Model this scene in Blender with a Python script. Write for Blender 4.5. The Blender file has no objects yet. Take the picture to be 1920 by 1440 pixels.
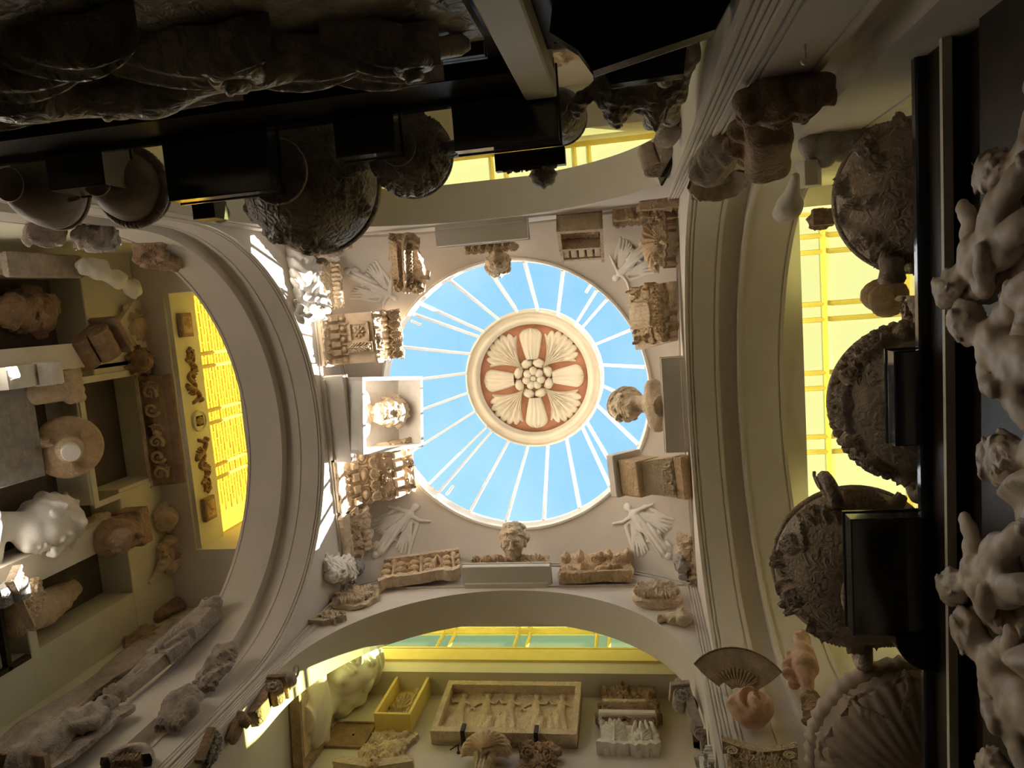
import bpy, math, random
import numpy as np
from mathutils import Matrix, Vector
random.seed(7); RNG = np.random.RandomState(11)
S = bpy.context.scene
COL = S.collection
PI = math.pi
# ------------------------------------------------------------------ camera
# world origin = the photographer's eye; X to the right of the frame, Y to its lower edge, Z up to the dome
FPX = 1340.0
ROT = np.array([[0.9838020968672152, 0.07840905266430541, 0.16120004547132294],
                [-0.05881379409076453, 0.9906709718590101, -0.12293072496562209],
                [-0.1693350873986828, 0.11145871870881367, 0.9792357132986266]])
cam = bpy.data.cameras.new('camera'); cam.lens = FPX / 1920 * 36; cam.sensor_width = 36
cam.clip_start = 0.02; cam.clip_end = 200
camo = bpy.data.objects.new('camera', cam); COL.objects.link(camo)
camo.matrix_world = Matrix(((ROT[0][0], -ROT[1][0], -ROT[2][0], 0), (ROT[0][1], -ROT[1][1], -ROT[2][1], 0),
                            (ROT[0][2], -ROT[1][2], -ROT[2][2], 0), (0, 0, 0, 1)))
S.camera = camo
# ------------------------------------------------------------------ sky, sun, exposure
S.view_settings.view_transform = 'Standard'; S.view_settings.look = 'None'
S.view_settings.gamma = 1; S.view_settings.use_curve_mapping = False
S.view_settings.exposure = 1.0
S.cycles.use_denoising = True
S.cycles.max_bounces = 14; S.cycles.diffuse_bounces = 9; S.cycles.transparent_max_bounces = 24
S.cycles.sample_clamp_indirect = 12
W = bpy.data.worlds.new('sky'); S.world = W; W.use_nodes = True
nt = W.node_tree; nt.nodes.clear()
wo = nt.nodes.new('ShaderNodeOutputWorld'); bg = nt.nodes.new('ShaderNodeBackground')
tc = nt.nodes.new('ShaderNodeTexCoord'); sx = nt.nodes.new('ShaderNodeSeparateXYZ')
rp = nt.nodes.new('ShaderNodeValToRGB')
rp.color_ramp.elements[0].position = 0.0; rp.color_ramp.elements[0].color = (0.80, 0.86, 0.92, 1)
rp.color_ramp.elements[1].position = 1.0; rp.color_ramp.elements[1].color = (0.17, 0.36, 0.58, 1)
e = rp.color_ramp.elements.new(0.8); e.color = (0.26, 0.46, 0.66, 1)
nz = nt.nodes.new('ShaderNodeTexNoise'); nz.inputs['Scale'].default_value = 3.2; nz.inputs['Detail'].default_value = 5
nr = nt.nodes.new('ShaderNodeValToRGB'); nr.color_ramp.elements[0].position = .5; nr.color_ramp.elements[1].position = .78
nr.color_ramp.elements[0].color = (0, 0, 0, 1); nr.color_ramp.elements[1].color = (.4, .4, .4, 1)
mx = nt.nodes.new('ShaderNodeMixRGB'); mx.inputs[2].default_value = (.42, .58, .68, 1)
L = nt.links.new
L(tc.outputs['Generated'], sx.inputs[0]); L(sx.outputs[2], rp.inputs[0]); L(tc.outputs['Generated'], nz.inputs['Vector'])
L(nz.outputs[0], nr.inputs[0]); L(nr.outputs[0], mx.inputs[0]); L(rp.outputs[0], mx.inputs[1])
L(mx.outputs[0], bg.inputs[0]); L(bg.outputs[0], wo.inputs[0])
bg.inputs[1].default_value = 1.0
SUN_EL, SUN_AZ = math.radians(42.0), math.radians(9.0)
sd = bpy.data.lights.new('sun', 'SUN'); sd.energy = 36.0; sd.angle = math.radians(0.53); sd.color = (1.0, 0.955, 0.89)
so = bpy.data.objects.new('sun', sd); COL.objects.link(so)
so.rotation_euler = Vector((math.cos(SUN_EL) * math.cos(SUN_AZ), math.cos(SUN_EL) * math.sin(SUN_AZ), math.sin(SUN_EL))).to_track_quat('Z', 'Y').to_euler()
so.location = (8, 1, 14)
# ------------------------------------------------------------------ pixel -> ray -> plane
def ray(px, py):
    return np.array([(px - 960) / FPX, (py - 720) / FPX, 1.0]) @ ROT
def atz(px, py, z): d = ray(px, py); return d * (z / d[2])
def atx(px, py, x): d = ray(px, py); return d * (x / d[0])
def aty(px, py, y): d = ray(px, py); return d * (y / d[1])
# ------------------------------------------------------------------ materials
MATS = {}
def mat(name, col, rough=.75, var=.12, scale=6., bump=.15, bscale=40., metal=0., col2=None, spec=.3, chisel=0.):
    if name in MATS: return MATS[name]
    m = bpy.data.materials.new(name); m.use_nodes = True; n = m.node_tree; b = n.nodes['Principled BSDF']
    b.inputs['Roughness'].default_value = rough; b.inputs['Metallic'].default_value = metal
    b.inputs['Specular IOR Level'].default_value = spec
    t = n.nodes.new('ShaderNodeTexCoord'); x = n.nodes.new('ShaderNodeTexNoise')
    x.inputs['Scale'].default_value = scale; x.inputs['Detail'].default_value = 6; x.inputs['Roughness'].default_value = .6
    r = n.nodes.new('ShaderNodeValToRGB'); c = np.array(col); c2 = np.array(col2) if col2 else c * (1 - 2.2 * var)
    r.color_ramp.elements[0].position = .3; r.color_ramp.elements[1].position = .7
    r.color_ramp.elements[0].color = tuple(np.clip(c2, 0, 1)) + (1,); r.color_ramp.elements[1].color = tuple(np.clip(c * (1 + var * .5), 0, 1)) + (1,)
    k = n.links.new; k(t.outputs['Object'], x.inputs['Vector']); k(x.outputs[0], r.inputs[0]); k(r.outputs[0], b.inputs['Base Color'])
    if bump:
        y = n.nodes.new('ShaderNodeTexNoise'); y.inputs['Scale'].default_value = bscale; y.inputs['Detail'].default_value = 5
        u = n.nodes.new('ShaderNodeBump'); u.inputs['Strength'].default_value = bump; u.inputs['Distance'].default_value = .02
        k(t.outputs['Object'], y.inputs['Vector']); k(y.outputs[0], u.inputs['Height'])
        if chisel:
            y2 = n.nodes.new('ShaderNodeTexNoise'); y2.inputs['Scale'].default_value = chisel; y2.inputs['Detail'].default_value = 3; y2.inputs['Distortion'].default_value = 1.2
            u2 = n.nodes.new('ShaderNodeBump'); u2.inputs['Strength'].default_value = .55; u2.inputs['Distance'].default_value = .06
            k(t.outputs['Object'], y2.inputs['Vector']); k(y2.outputs[0], u2.inputs['Height']); k(u.outputs[0], u2.inputs['Normal']); u = u2
        k(u.outputs[0], b.inputs['Normal'])
    MATS[name] = m; return m
def glassmat(name, tint, trans=0., tcol=(1, 1, 1), gloss=.06):
    m = bpy.data.materials.new(name); m.use_nodes = True; n = m.node_tree; n.nodes.clear()
    o = n.nodes.new('ShaderNodeOutputMaterial'); t = n.nodes.new('ShaderNodeBsdfTransparent'); t.inputs[0].default_value = tuple(tint) + (1,)
    g = n.nodes.new('ShaderNodeBsdfGlossy'); g.inputs['Roughness'].default_value = .08
    s = n.nodes.new('ShaderNodeMixShader'); s.inputs[0].default_value = gloss
    n.links.new(t.outputs[0], s.inputs[1]); n.links.new(g.outputs[0], s.inputs[2]); out = s
    if trans:
        q = n.nodes.new('ShaderNodeBsdfTranslucent'); q.inputs[0].default_value = tuple(tcol) + (1,)
        s2 = n.nodes.new('ShaderNodeMixShader'); s2.inputs[0].default_value = trans
        n.links.new(s.outputs[0], s2.inputs[1]); n.links.new(q.outputs[0], s2.inputs[2]); out = s2
    n.links.new(out.outputs[0], o.inputs[0]); MATS[name] = m; return m
WALL = mat('wall_plaster', (.67, .612, .545), .8, .03, 2.0, .05, 30)
CREAM = mat('cream_paint', (.80, .74, .64), .55, .03, 3.0, .04, 30)
WHITE = mat('white_plaster', (.80, .76, .70), .7, .06, 8, .12, 60)
TAN = mat('tan_plaster', (.66, .48, .30), .8, .14, 7, .3, 50, chisel=20)
TAN2 = mat('pale_tan_plaster', (.72, .57, .40), .8, .12, 7, .25, 50, chisel=20)
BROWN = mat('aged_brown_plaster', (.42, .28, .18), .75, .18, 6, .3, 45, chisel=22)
PINK = mat('pink_terracotta', (.66, .42, .30), .75, .14, 8, .25, 50)
STONE = mat('weathered_stone', (.50, .42, .36), .8, .16, 7, .35, 45, chisel=24)
GREYST = mat('grey_stone', (.42, .39, .36), .8, .15, 8, .3, 40, chisel=24)
DKURN = mat('dark_terracotta', (.64, .505, .40), .6, .16, 5, .3, 40, chisel=26)
DKMARB = mat('dark_marble', (.42, .33, .27), .5, .2, 5, .25, 30)
BLACK = mat('black_paint', (.018, .015, .014), .22, .2, 5, .08, 20)
ROSEC = mat('rosette_cream', (.50, .42, .305), .7, .04, 5, .05, 30)
DKFLUTE = mat('dark_fluted_clay', (.58, .455, .36), .6, .16, 5, .15, 40)
CRISP = mat('crisp_tan_plaster', (.70, .54, .37), .8, .12, 7, .2, 60)
GLOSSB = mat('gloss_black_paint', (.05, .052, .06), .12, .1, 4, .02, 12, spec=1.0)
DKWOOD = mat('dark_wood', (.045, .03, .022), .4, .25, 5, .1, 25)
BRONZE = mat('dark_bronze', (.44, .36, .295), .36, .25, 5, .2, 25, spec=.6, chisel=24)
GREENW = mat('pale_green_paint', (.72, .70, .56), .7, .05, 3, .05, 30)
TERRA = mat('terracotta_ground', (.36, .15, .08), .8, .15, 5, .15, 40)
BARM = mat('painted_bar', (.84, .79, .71), .5, .04, 6, 0)
YLIT = mat('yellow_light_paint', (.80, .63, .22), .5, .04, 6, 0)  # yellow light from the panes is put into this base colour
GREYB = mat('groove_shade_grey', (.40, .38, .34), .8, .05, 4, 0)
BRICKM = mat('brick_clay', (.62, .45, .27), .9, .2, 9, .4, 30)
MORTAR = mat('mortar', (.60, .52, .40), .95, .1, 9, .3, 30)
IRON = mat('iron', (.03, .03, .03), .5, .2, 9, .1)
REDWD = mat('dark_red_frame', (.13, .03, .025), .5, .2, 9, .1)
FLOORM = mat('stone_floor', (.10, .08, .065), .7, .15, 3, .15, 12)
CLEAR = glassmat('clear_glass', (.97, .985, .99), gloss=.04)
YGLASS = glassmat('yellow_glass', (.60, .64, .40), .045, (1.0, .80, .42), .04)
YCLEAR = glassmat('thin_yellow_glass', (.52, .45, .14), .02, (1, .8, .3), .04)
INK = mat('black_ink', (.02, .02, .02), .6, 0, 5, 0)
# ------------------------------------------------------------------ objects
def tag(o, label=None, cat=None, group=None, kind=None):
    if label: o['label'] = label
    if cat: o['category'] = cat
    if group: o['group'] = group
    if kind: o['kind'] = kind
    return o
def meshdata(name, geo, m, smooth=False):
    v, f = geo; me = bpy.data.meshes.new(name)
    me.from_pydata([tuple(map(float, q)) for q in v], [], [tuple(int(i) for i in q) for q in f])
    if m: me.materials.append(m)
    if smooth: me.polygons.foreach_set('use_smooth', [True] * len(me.polygons))
    me.update(); return me
def link(name, me, parent=None, M=None):
    o = bpy.data.objects.new(name, me); COL.objects.link(o)
    if parent: o.parent = parent
    if M is not None: o.matrix_basis = M
    return o
def part(parent, name, geo, m, smooth=False, M=None, label=None):
    o = link(name, meshdata(name, geo, m, smooth), parent, M)
    if label: o['label'] = label
    return o
def frame(o, u, v=None, w=None):
    """local u (width), v (height), w (out of the wall) -> world"""
    u = Vector(u).normalized(); v = Vector(v if v is not None else (0, 0, 1)).normalized()
    w = Vector(w) if w is not None else u.cross(v)
    return Matrix(((u.x, v.x, w.x, o[0]), (u.y, v.y, w.y, o[1]), (u.z, v.z, w.z, o[2]), (0, 0, 0, 1)))
def thing(name, label, cat, M=None, group=None):
    o = bpy.data.objects.new(name, None); o.empty_display_size = .1; COL.objects.link(o)
    if M is not None: o.matrix_world = M
    return tag(o, label, cat, group)
def single(name, label, cat, geo, m, M=None, smooth=False, group=None):
    return tag(part(None, name, geo, m, smooth, M), label, cat, group)
def struct(name, geo, m, smooth=False, label=None):
    o = part(None, name, geo, m, smooth); o['kind'] = 'structure'
    if label: o['label'] = label
    return o
# ------------------------------------------------------------------ geometry
def join(*gs):
    V, F, n = [], [], 0
    for v, f in gs:
        v = np.asarray(v, float).reshape(-1, 3); V.append(v); F += [tuple(int(i) + n for i in q) for q in f]; n += len(v)
    return np.concatenate(V), F
def xf(g, M):
    v = np.asarray(g[0], float); A = np.array(M); return v @ A[:3, :3].T + A[:3, 3], g[1]
def mv(g, x, y, z): return np.asarray(g[0], float) + np.array([x, y, z]), g[1]
def box(x0, x1, y0, y1, z0, z1):
    v = [(x, y, z) for z in (z0, z1) for y in (y0, y1) for x in (x0, x1)]
    return np.array(v, float), [(0, 2, 3, 1), (4, 5, 7, 6), (0, 1, 5, 4), (2, 6, 7, 3), (0, 4, 6, 2), (1, 3, 7, 5)]
def bbox(x0, x1, y0, y1, z0, z1, b=.01):
    """box with chamfered edges"""
    b = min(b, (x1 - x0) / 3, (y1 - y0) / 3, (z1 - z0) / 3)
    return loft([rect_ring(x0 + b, x1 - b, y0 + b, y1 - b, z0), rect_ring(x0, x1, y0, y1, z0 + b), rect_ring(x0, x1, y0, y1, z1 - b), rect_ring(x0 + b, x1 - b, y0 + b, y1 - b, z1)])
def rect_ring(x0, x1, y0, y1, z): return [(x0, y0, z), (x1, y0, z), (x1, y1, z), (x0, y1, z)]
def loft(rings, closed=True, caps=True):
    n = len(rings[0]); v = np.array([p for r in rings for p in r], float); f = []
    for a in range(len(rings) - 1):
        for i in range(n if closed else n - 1):
            j = (i + 1) % n; f.append((a * n + i, a * n + j, (a + 1) * n + j, (a + 1) * n + i))
    if caps and closed:
        f.append(tuple(range(n - 1, -1, -1))); f.append(tuple((len(rings) - 1) * n + i for i in range(n)))
    return v, f
def prism(poly, h0, h1):
    """polygon in x,y extruded along z"""
    return loft([[(x, y, h0) for x, y in poly], [(x, y, h1) for x, y in poly]])
def lathe(prof, n=48, f=None, arc=None, caps=True):
    a0, a1 = arc or (0, 2 * PI); full = arc is None
    rings = []
    for i, (r, z) in enumerate(prof):
        ring = []
        for k in range(n):
            t = a0 + (a1 - a0) * k / (n if full else n - 1); rr = r + (f(t, z, i / (len(prof) - 1)) if f else 0)
            ring.append((rr * math.cos(t), rr * math.sin(t), z))
        rings.append(ring)
    return loft(rings, closed=full, caps=full and caps)
def spl(pts, n=8):
    """Catmull-Rom through points"""
    p = np.array(pts, float); p = np.vstack([2 * p[0] - p[1], p, 2 * p[-1] - p[-2]]); out = []
    for i in range(1, len(p) - 2):
        for t in np.arange(n) / n:
            out.append(.5 * (2 * p[i] + (p[i + 1] - p[i - 1]) * t + (2 * p[i - 1] - 5 * p[i] + 4 * p[i + 1] - p[i + 2]) * t * t + (3 * p[i] - p[i - 1] - 3 * p[i + 1] + p[i + 2]) * t ** 3))
    out.append(p[-2]); return np.array(out)
def tube(pts, rad, n=8, cyc=False):
    p = np.array(pts, float); m = len(p); r = np.broadcast_to(np.asarray(rad, float), (m,)); rings = []
    up = None
    for i in range(m):
        a = p[(i - 1) % m] if cyc else p[max(i - 1, 0)]; b = p[(i + 1) % m] if cyc else p[min(i + 1, m - 1)]
        t = b - a; t /= np.linalg.norm(t) + 1e-9
        if up is None: up = np.array([0, 0, 1.]) if abs(t[2]) < .9 else np.array([1., 0, 0])
        s = np.cross(t, up); s /= np.linalg.norm(s) + 1e-9; up = np.cross(s, t)
        rings.append([p[i] + r[i] * (math.cos(q) * s + math.sin(q) * up) for q in 2 * PI * np.arange(n) / n])
    if cyc: rings.append(rings[0])
    return loft(rings, caps=not cyc)
def grid(fn, nu, nv):
    """fn(U,V) -> (nu,nv,3); a bare sheet"""
    U, V = np.meshgrid(np.linspace(0, 1, nu), np.linspace(0, 1, nv), indexing='ij'); P = fn(U, V).reshape(-1, 3)
    i = np.arange((nu - 1) * (nv - 1)); a = i // (nv - 1) * nv + i % (nv - 1)
    return P, np.stack([a, a + nv, a + nv + 1, a + 1], 1)
# ---- signed distance sculpting: smooth unions polygonised with surface nets
def sm(a, b, k):
    h = np.clip(.5 + .5 * (b - a) / k, 0, 1); return b * (1 - h) + a * h - k * h * (1 - h)
def ssub(a, b, k): return -sm(-a, b, k)
def d_sph(P, c, r): return np.sqrt(((P - np.array(c)) ** 2).sum(-1)) - r
def d_ell(P, c, r, R=None):
    q = P - np.array(c)
    if R is not None: q = q @ np.array(R)
    r = np.array(r, float); k0 = np.sqrt(((q / r) ** 2).sum(-1)); k1 = np.sqrt(((q / (r * r)) ** 2).sum(-1)) + 1e-9
    return k0 * (k0 - 1) / k1
def d_cap(P, a, b, ra, rb=None):
    a = np.array(a, float); b = np.array(b, float); rb = ra if rb is None else rb
    d = b - a; t = np.clip(((P - a) @ d) / (d @ d + 1e-12), 0, 1); return np.sqrt((((P - a) - t[..., None] * d) ** 2).sum(-1)) - (ra + (rb - ra) * t)
def d_box(P, c, h, r=.01, R=None):
    q = P - np.array(c)
    if R is not None: q = q @ np.array(R)
    q = np.abs(q) - np.array(h) + r
    return np.sqrt((np.maximum(q, 0) ** 2).sum(-1)) + np.minimum(q.max(-1), 0) - r
def d_chain(P, pts, rad, k=.01):
    rad = np.broadcast_to(np.asarray(rad, float), (len(pts),)); d = None
    for i in range(len(pts) - 1):
        e = d_cap(P, pts[i], pts[i + 1], rad[i], rad[i + 1]); d = e if d is None else np.minimum(d, e)
    return d
def d_tor(P, c, R, r, ax=2):
    q = P - np.array(c); o = [i for i in range(3) if i != ax]
    return np.sqrt((np.sqrt((q[..., o] ** 2).sum(-1)) - R) ** 2 + q[..., ax] ** 2) - r
def nse(P, s, seed=0, oc=2):
    rs = np.random.RandomState(seed); o = 0; a = 1.
    for _ in range(oc):
        for _ in range(4):
            k = rs.normal(size=3); k *= s / np.linalg.norm(k); o = o + a * np.sin(P @ k + rs.uniform(0, 6.28)) / 2.1
        a *= .55; s *= 2.1
    return o
def nets(fn, lo, hi, n):
    lo = np.array(lo, float); hi = np.array(hi, float); h = (hi - lo).max() / n
    N = np.maximum(np.ceil((hi - lo) / h).astype(int) + 1, 4)
    ax = [lo[i] + h * np.arange(N[i]) for i in range(3)]
    P = np.stack(np.meshgrid(*ax, indexing='ij'), -1); D = fn(P)
    D[0] = D[-1] = np.abs(D[0]).max(); D[:, 0] = D[:, -1] = 1; D[:, :, 0] = D[:, :, -1] = 1
    C = np.array(D.shape) - 1; acc = np.zeros(tuple(C) + (3,)); cnt = np.zeros(tuple(C))
    cs = lambda d: D[d[0]:d[0] + C[0], d[1]:d[1] + C[1], d[2]:d[2] + C[2]]
    for a in range(3):
        o = [i for i in range(3) if i != a]
        for p in (0, 1):
            for q in (0, 1):
                d0 = [0, 0, 0]; d0[o[0]] = p; d0[o[1]] = q; d1 = list(d0); d1[a] = 1
                A, B = cs(d0), cs(d1); m = (A < 0) != (B < 0)
                t = np.where(m, A / np.where(m, A - B, 1), 0); w = np.zeros(t.shape + (3,)); w[..., a] = t; w[..., o[0]] = p; w[..., o[1]] = q
                acc += w * m[..., None]; cnt += m
    on = cnt > 0; idx = -np.ones(tuple(C), int); idx[on] = np.arange(on.sum())
    ijk = np.argwhere(on); V = lo + h * (ijk + acc[on] / cnt[on][:, None]); F = []
    for a in range(3):
        b, c = (a + 1) % 3, (a + 2) % 3
        s0 = [slice(None)] * 3; s1 = [slice(None)] * 3; s0[a] = slice(0, -1); s1[a] = slice(1, None)
        A, B = D[tuple(s0)], D[tuple(s1)]; e = np.argwhere((A < 0) != (B < 0))
        e = e[(e[:, b] > 0) & (e[:, c] > 0) & (e[:, b] < C[b]) & (e[:, c] < C[c])]
        neg = A[tuple(e.T)] < 0; q = []
        for db, dc in ((-1, -1), (0, -1), (0, 0), (-1, 0)):
            g = e.copy(); g[:, b] += db; g[:, c] += dc; q.append(idx[tuple(g.T)])
        q = np.stack(q, 1); q[~neg] = q[~neg][:, ::-1]; F.append(q)
    F = np.concatenate(F); F = F[(F >= 0).all(1)]
    return V, F
# ---- carved relief as a height field on a slab
class HF:
    """heights over u,v in metres, built up from strokes, blobs and spirals"""
    def __init__(s, U, V): s.U, s.V = U, V; s.h = np.zeros_like(U)
    def put(s, a): s.h = np.maximum(s.h, a); return s
    def blob(s, x, y, rx, ry, h, ang=0, p=1.):
        c, n = math.cos(ang), math.sin(ang); a = ((s.U - x) * c + (s.V - y) * n) / rx; b = (-(s.U - x) * n + (s.V - y) * c) / ry
        return s.put(h * np.clip(1 - a * a - b * b, 0, 1) ** (.5 * p))
    def ring(s, x, y, r, w, h, e=1.):
        d = np.abs(np.hypot(s.U - x, (s.V - y) * e) - r) / w; return s.put(h * np.sqrt(np.clip(1 - d * d, 0, 1)))
    def line(s, pts, w, h, w1=None):
        p = np.array(pts, float); w1 = w if w1 is None else w1; best = np.zeros_like(s.U); m = len(p) - 1
        for i in range(m):
            a, b = p[i], p[i + 1]; d = b - a; t = np.clip(((s.U - a[0]) * d[0] + (s.V - a[1]) * d[1]) / (d @ d + 1e-12), 0, 1)
            e = np.hypot(s.U - a[0] - t * d[0], s.V - a[1] - t * d[1]); ww = w + (w1 - w) * (i + t) / m
            best = np.maximum(best, h * (.55 + .45 * ww / max(w, w1)) * np.sqrt(np.clip(1 - (e / ww) ** 2, 0, 1)))
        return s.put(best)
    def spiral(s, x, y, r, turns, w, h, sgn=1, a0=0., n=26):
        t = np.linspace(0, 1, n); an = a0 + sgn * turns * 2 * PI * t; rr = r * (1 - .85 * t)
        s.line(np.stack([x + rr * np.cos(an), y + rr * np.sin(an)], 1), w, h, w * .7); return s.blob(x, y, r * .2, r * .2, h * 1.15)
    def leaf(s, x, y, L, ang, w, h, lobes=5):
        """acanthus leaf growing from x,y"""
        c, n = math.cos(ang), math.sin(ang); P = lambda a, b: (x + a * c - b * n, y + a * n + b * c)
        for i in range(lobes):
            t = (i + .6) / lobes; ww = w * math.sin(PI * (.18 + .75 * t)) ** .8
            for g in (-1, 1):
                q0 = P(L * t * .75, 0); q1 = P(L * (t * .85 + .12), g * ww * .6); q2 = P(L * (t * .9 + .2), g * ww)
                s.line([q0, q1, q2], w * .15, h * .8, w * .24)
        s.line([P(0, 0), P(L * .5, 0), P(L, 0)], w * .14, h, w * .07); return s.blob(*P(L * .97, 0), w * .25, w * .25, h * .9)
def slab(fn, w, h, t, n=48, quad=None, rag=0., seed=0, back=.0, v0=0.):
    """slab w x h (u from -w/2, v from v0), thickness t, its front carved by fn(HF)->None ; rag = broken edges"""
    nu = max(8, int(n * math.sqrt(w / h))); nv = max(8, int(n * math.sqrt(h / w)))
    U, V = np.meshgrid(np.linspace(-.5, .5, nu), np.linspace(0, 1, nv), indexing='ij')
    X, Y = U * w, V * h; H = HF(X, Y + 0.); fn(H) if fn else None; Z = t + H.h
    if rag:
        q = np.stack([X * 3, Y * 3, X * 0 + seed], -1); s = np.abs(U * 2); r = np.abs(V * 2 - 1)
        e = rag * nse(q, 7 / max(w, h), seed, 3); e2 = rag * nse(q + 5, 7 / max(w, h), seed + 1, 3)
        X = X + e * s ** 6 * np.sign(U) - .4 * rag * s ** 12 * r ** 12 * np.sign(U); Y = Y + e2 * r ** 6; Z = Z + .25 * rag * nse(q + 3, 14 / max(w, h), seed + 2, 2)
    if quad is not None:
        (a, b, c, d) = [np.array(k, float) for k in quad]; s = U[..., None] + .5; r = V[..., None]
        P2 = a * (1 - s) * (1 - r) + b * s * (1 - r) + c * s * r + d * (1 - s) * r
        X, Y = P2[..., 0] + (X - U * w), P2[..., 1] + (Y - V * h)
    Y = Y + v0; P = np.stack([X, Y, Z], -1).reshape(-1, 3)
    i = np.arange((nu - 1) * (nv - 1)); a = i // (nv - 1) * nv + i % (nv - 1); F = [tuple(q) for q in np.stack([a, a + nv, a + nv + 1, a + 1], 1)]
    id_ = np.arange(nu * nv).reshape(nu, nv); rim = np.concatenate([id_[:, 0], id_[-1, 1:], id_[-2::-1, -1], id_[0, -2:0:-1]])
    B = P[rim].copy(); B[:, 2] = back; m = len(rim); n0 = len(P)
    F += [(rim[(k + 1) % m], rim[k], n0 + k, n0 + (k + 1) % m) for k in range(m)]; F.append(tuple(n0 + k for k in range(m)))
    return np.concatenate([P, B]), F
# ------------------------------------------------------------------ the shell of the room
X0, X1, Y0, Y1 = -3.45, .52, -.885, 3.116
CX, CY = (X0 + X1) / 2, (Y0 + Y1) / 2
ZL, ZC, RS, RO, ZO = 7.5, 5.17, 3.65, 1.64, 8.43
ZCEIL = 7.43
def sph(x, y): return ZC + np.sqrt(np.maximum(RS * RS - (x - CX) ** 2 - (y - CY) ** 2, 0))
def wmap(side, s, d, z):
    """s along the wall, d depth behind its face, z height -> world"""
    s, d, z = np.broadcast_arrays(s, d, z)
    if side == 'front': return np.stack([CX + s, Y1 + d, z], -1)
    if side == 'back': return np.stack([CX - s, Y0 - d, z], -1)
    if side == 'left': return np.stack([X0 - d, CY + s, z], -1)
    return np.stack([X1 + d, CY - s, z], -1)
def plate(side, r, cz, hs, d, top, n=96):
    s = np.concatenate([[-hs], -r * np.cos(PI * np.arange(n + 1) / n), [hs]]); s[1] = -r; s[-2] = r
    V, F = [], []
    zb = cz + np.sqrt(np.maximum(r * r - s * s, 0)); zlow = 2.2
    zt = np.array([top(q) for q in s])
    a = wmap(side, s, d, zb); b = wmap(side, s, d, zt); V = np.concatenate([a, b]); m = len(s)
    F = [(i, i + 1, m + i + 1, m + i) for i in range(1, m - 2)]
    e = []
    for i, q in ((0, 1), (m - 2, m - 1)):
        k = len(V); V = np.concatenate([V, wmap(side, np.array([s[i], s[q]]), d, zlow), wmap(side, np.array([s[q], s[i]]), d, np.array([zt[q], zt[i]]))]); F.append((k, k + 1, k + 2, k + 3))
    return V, F
def soffit(side, r, cz, sec, n=72):
    rings = []
    for d, dr in sec:
        q = r + dr; t = PI * np.arange(n + 1) / n
        s = np.concatenate([[-q], -q * np.cos(t), [q]]); z = np.concatenate([[2.2], cz + q * np.sin(t), [2.2]])
        rings.append(wmap(side, s, d, z))
    return loft(rings, closed=False)
def lun(side, s):
    p = wmap(side, s, 0., 0.); return float(sph(p[0], p[1]))
SECW = [(0, 0), (.03, 0), (.03, .012), (.045, .012), (.045, 0), (.06, 0), (.06, .012), (.075, .012), (.075, 0), (.27, 0), (.27, .01), (.285, .01), (.285, 0), (.32, 0),
        (.32, .10), (.50, .10), (.50, -.015), (.535, -.015), (.535, 0), (.88, 0), (.88, .01), (.90, .01), (.90, 0), (.93, 0)]
SECN = [(0, 0), (.02, 0), (.376, 0)]
for side, r, cz, hs, sec in (('front', 1.86, 5.54, 1.985, SECN), ('back', 1.86, 5.54, 1.985, SECN), ('left', 1.975, 5.425, 2.0005, SECW), ('right', 1.975, 5.425, 2.0005, SECW)):
    w = struct('wall_' + side, join(plate(side, r, cz, hs, 0., lambda q: lun(side, q) + .25), plate(side, r, cz, hs + .45, sec[-1][0], lambda q: 7.7)), WALL)
    part(w, 'arch_soffit', soffit(side, r, cz, sec), WALL)
    # ledge fillet at the springing of the pendentives and a grey band painting the shade of the lunette groove
    if side in ('front', 'left', 'back', 'right'):
        s = np.linspace(-1.96, 1.96, 60); z = np.array([lun(side, q) for q in s]) - .07
        def band(z0, z1, d):
            a = wmap(side, s, 0.002, z0); b = wmap(side, s, -d, z0); c = wmap(side, s, -d, z1); e = wmap(side, s, .002, z1)
            return loft([[a[i], b[i], c[i], e[i]] for i in range(len(s))])
        part(w, 'lunette_moulding', join(band(z - .055, z - .04, .02), band(z + .015, z + .03, .02)), WALL)
        part(w, 'lunette_groove_shade', band(z - .04, z + .015, .006), GREYB)
        a = np.array([-1.985, 1.985]); part(w, 'ledge_fillet', loft([wmap(side, q, np.array([.002, -.02, -.02, .002]), np.array([7.47, 7.47, 7.485, 7.485])) for q in a]), WALL)
# reeded strips at the corners, where the narrow arches stop short of the piers
for side in ('front', 'back'):
    for sg in (-1, 1):
        w = bpy.data.objects['wall_' + side]
        for k in range(4):
            s = sg * (1.885 + .027 * k)
            part(w, 'reed', loft([[tuple(wmap(side, s + q[0], -q[1], z)) for q in ((-.009, 0), (-.009, .012), (.009, .012), (.009, 0))] for z in (2.3, 5.6, 7.46)]), WALL)
# pendentive vault with the round eye
def pend(U, V):
    t = U * 2 * PI; c, s = np.cos(t), np.sin(t); rb = np.minimum(1.985 / np.maximum(np.abs(c), 1e-9), 2.0 / np.maximum(np.abs(s), 1e-9))
    r = RO + (rb + .01 - RO) * V; x, y = CX + r * c, CY + r * s
    return np.stack([x, y, sph(x, y)], -1)
struct('ceiling', grid(pend, 385, 22), WALL, True, 'cream plaster pendentive vault with a round eye')
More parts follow.
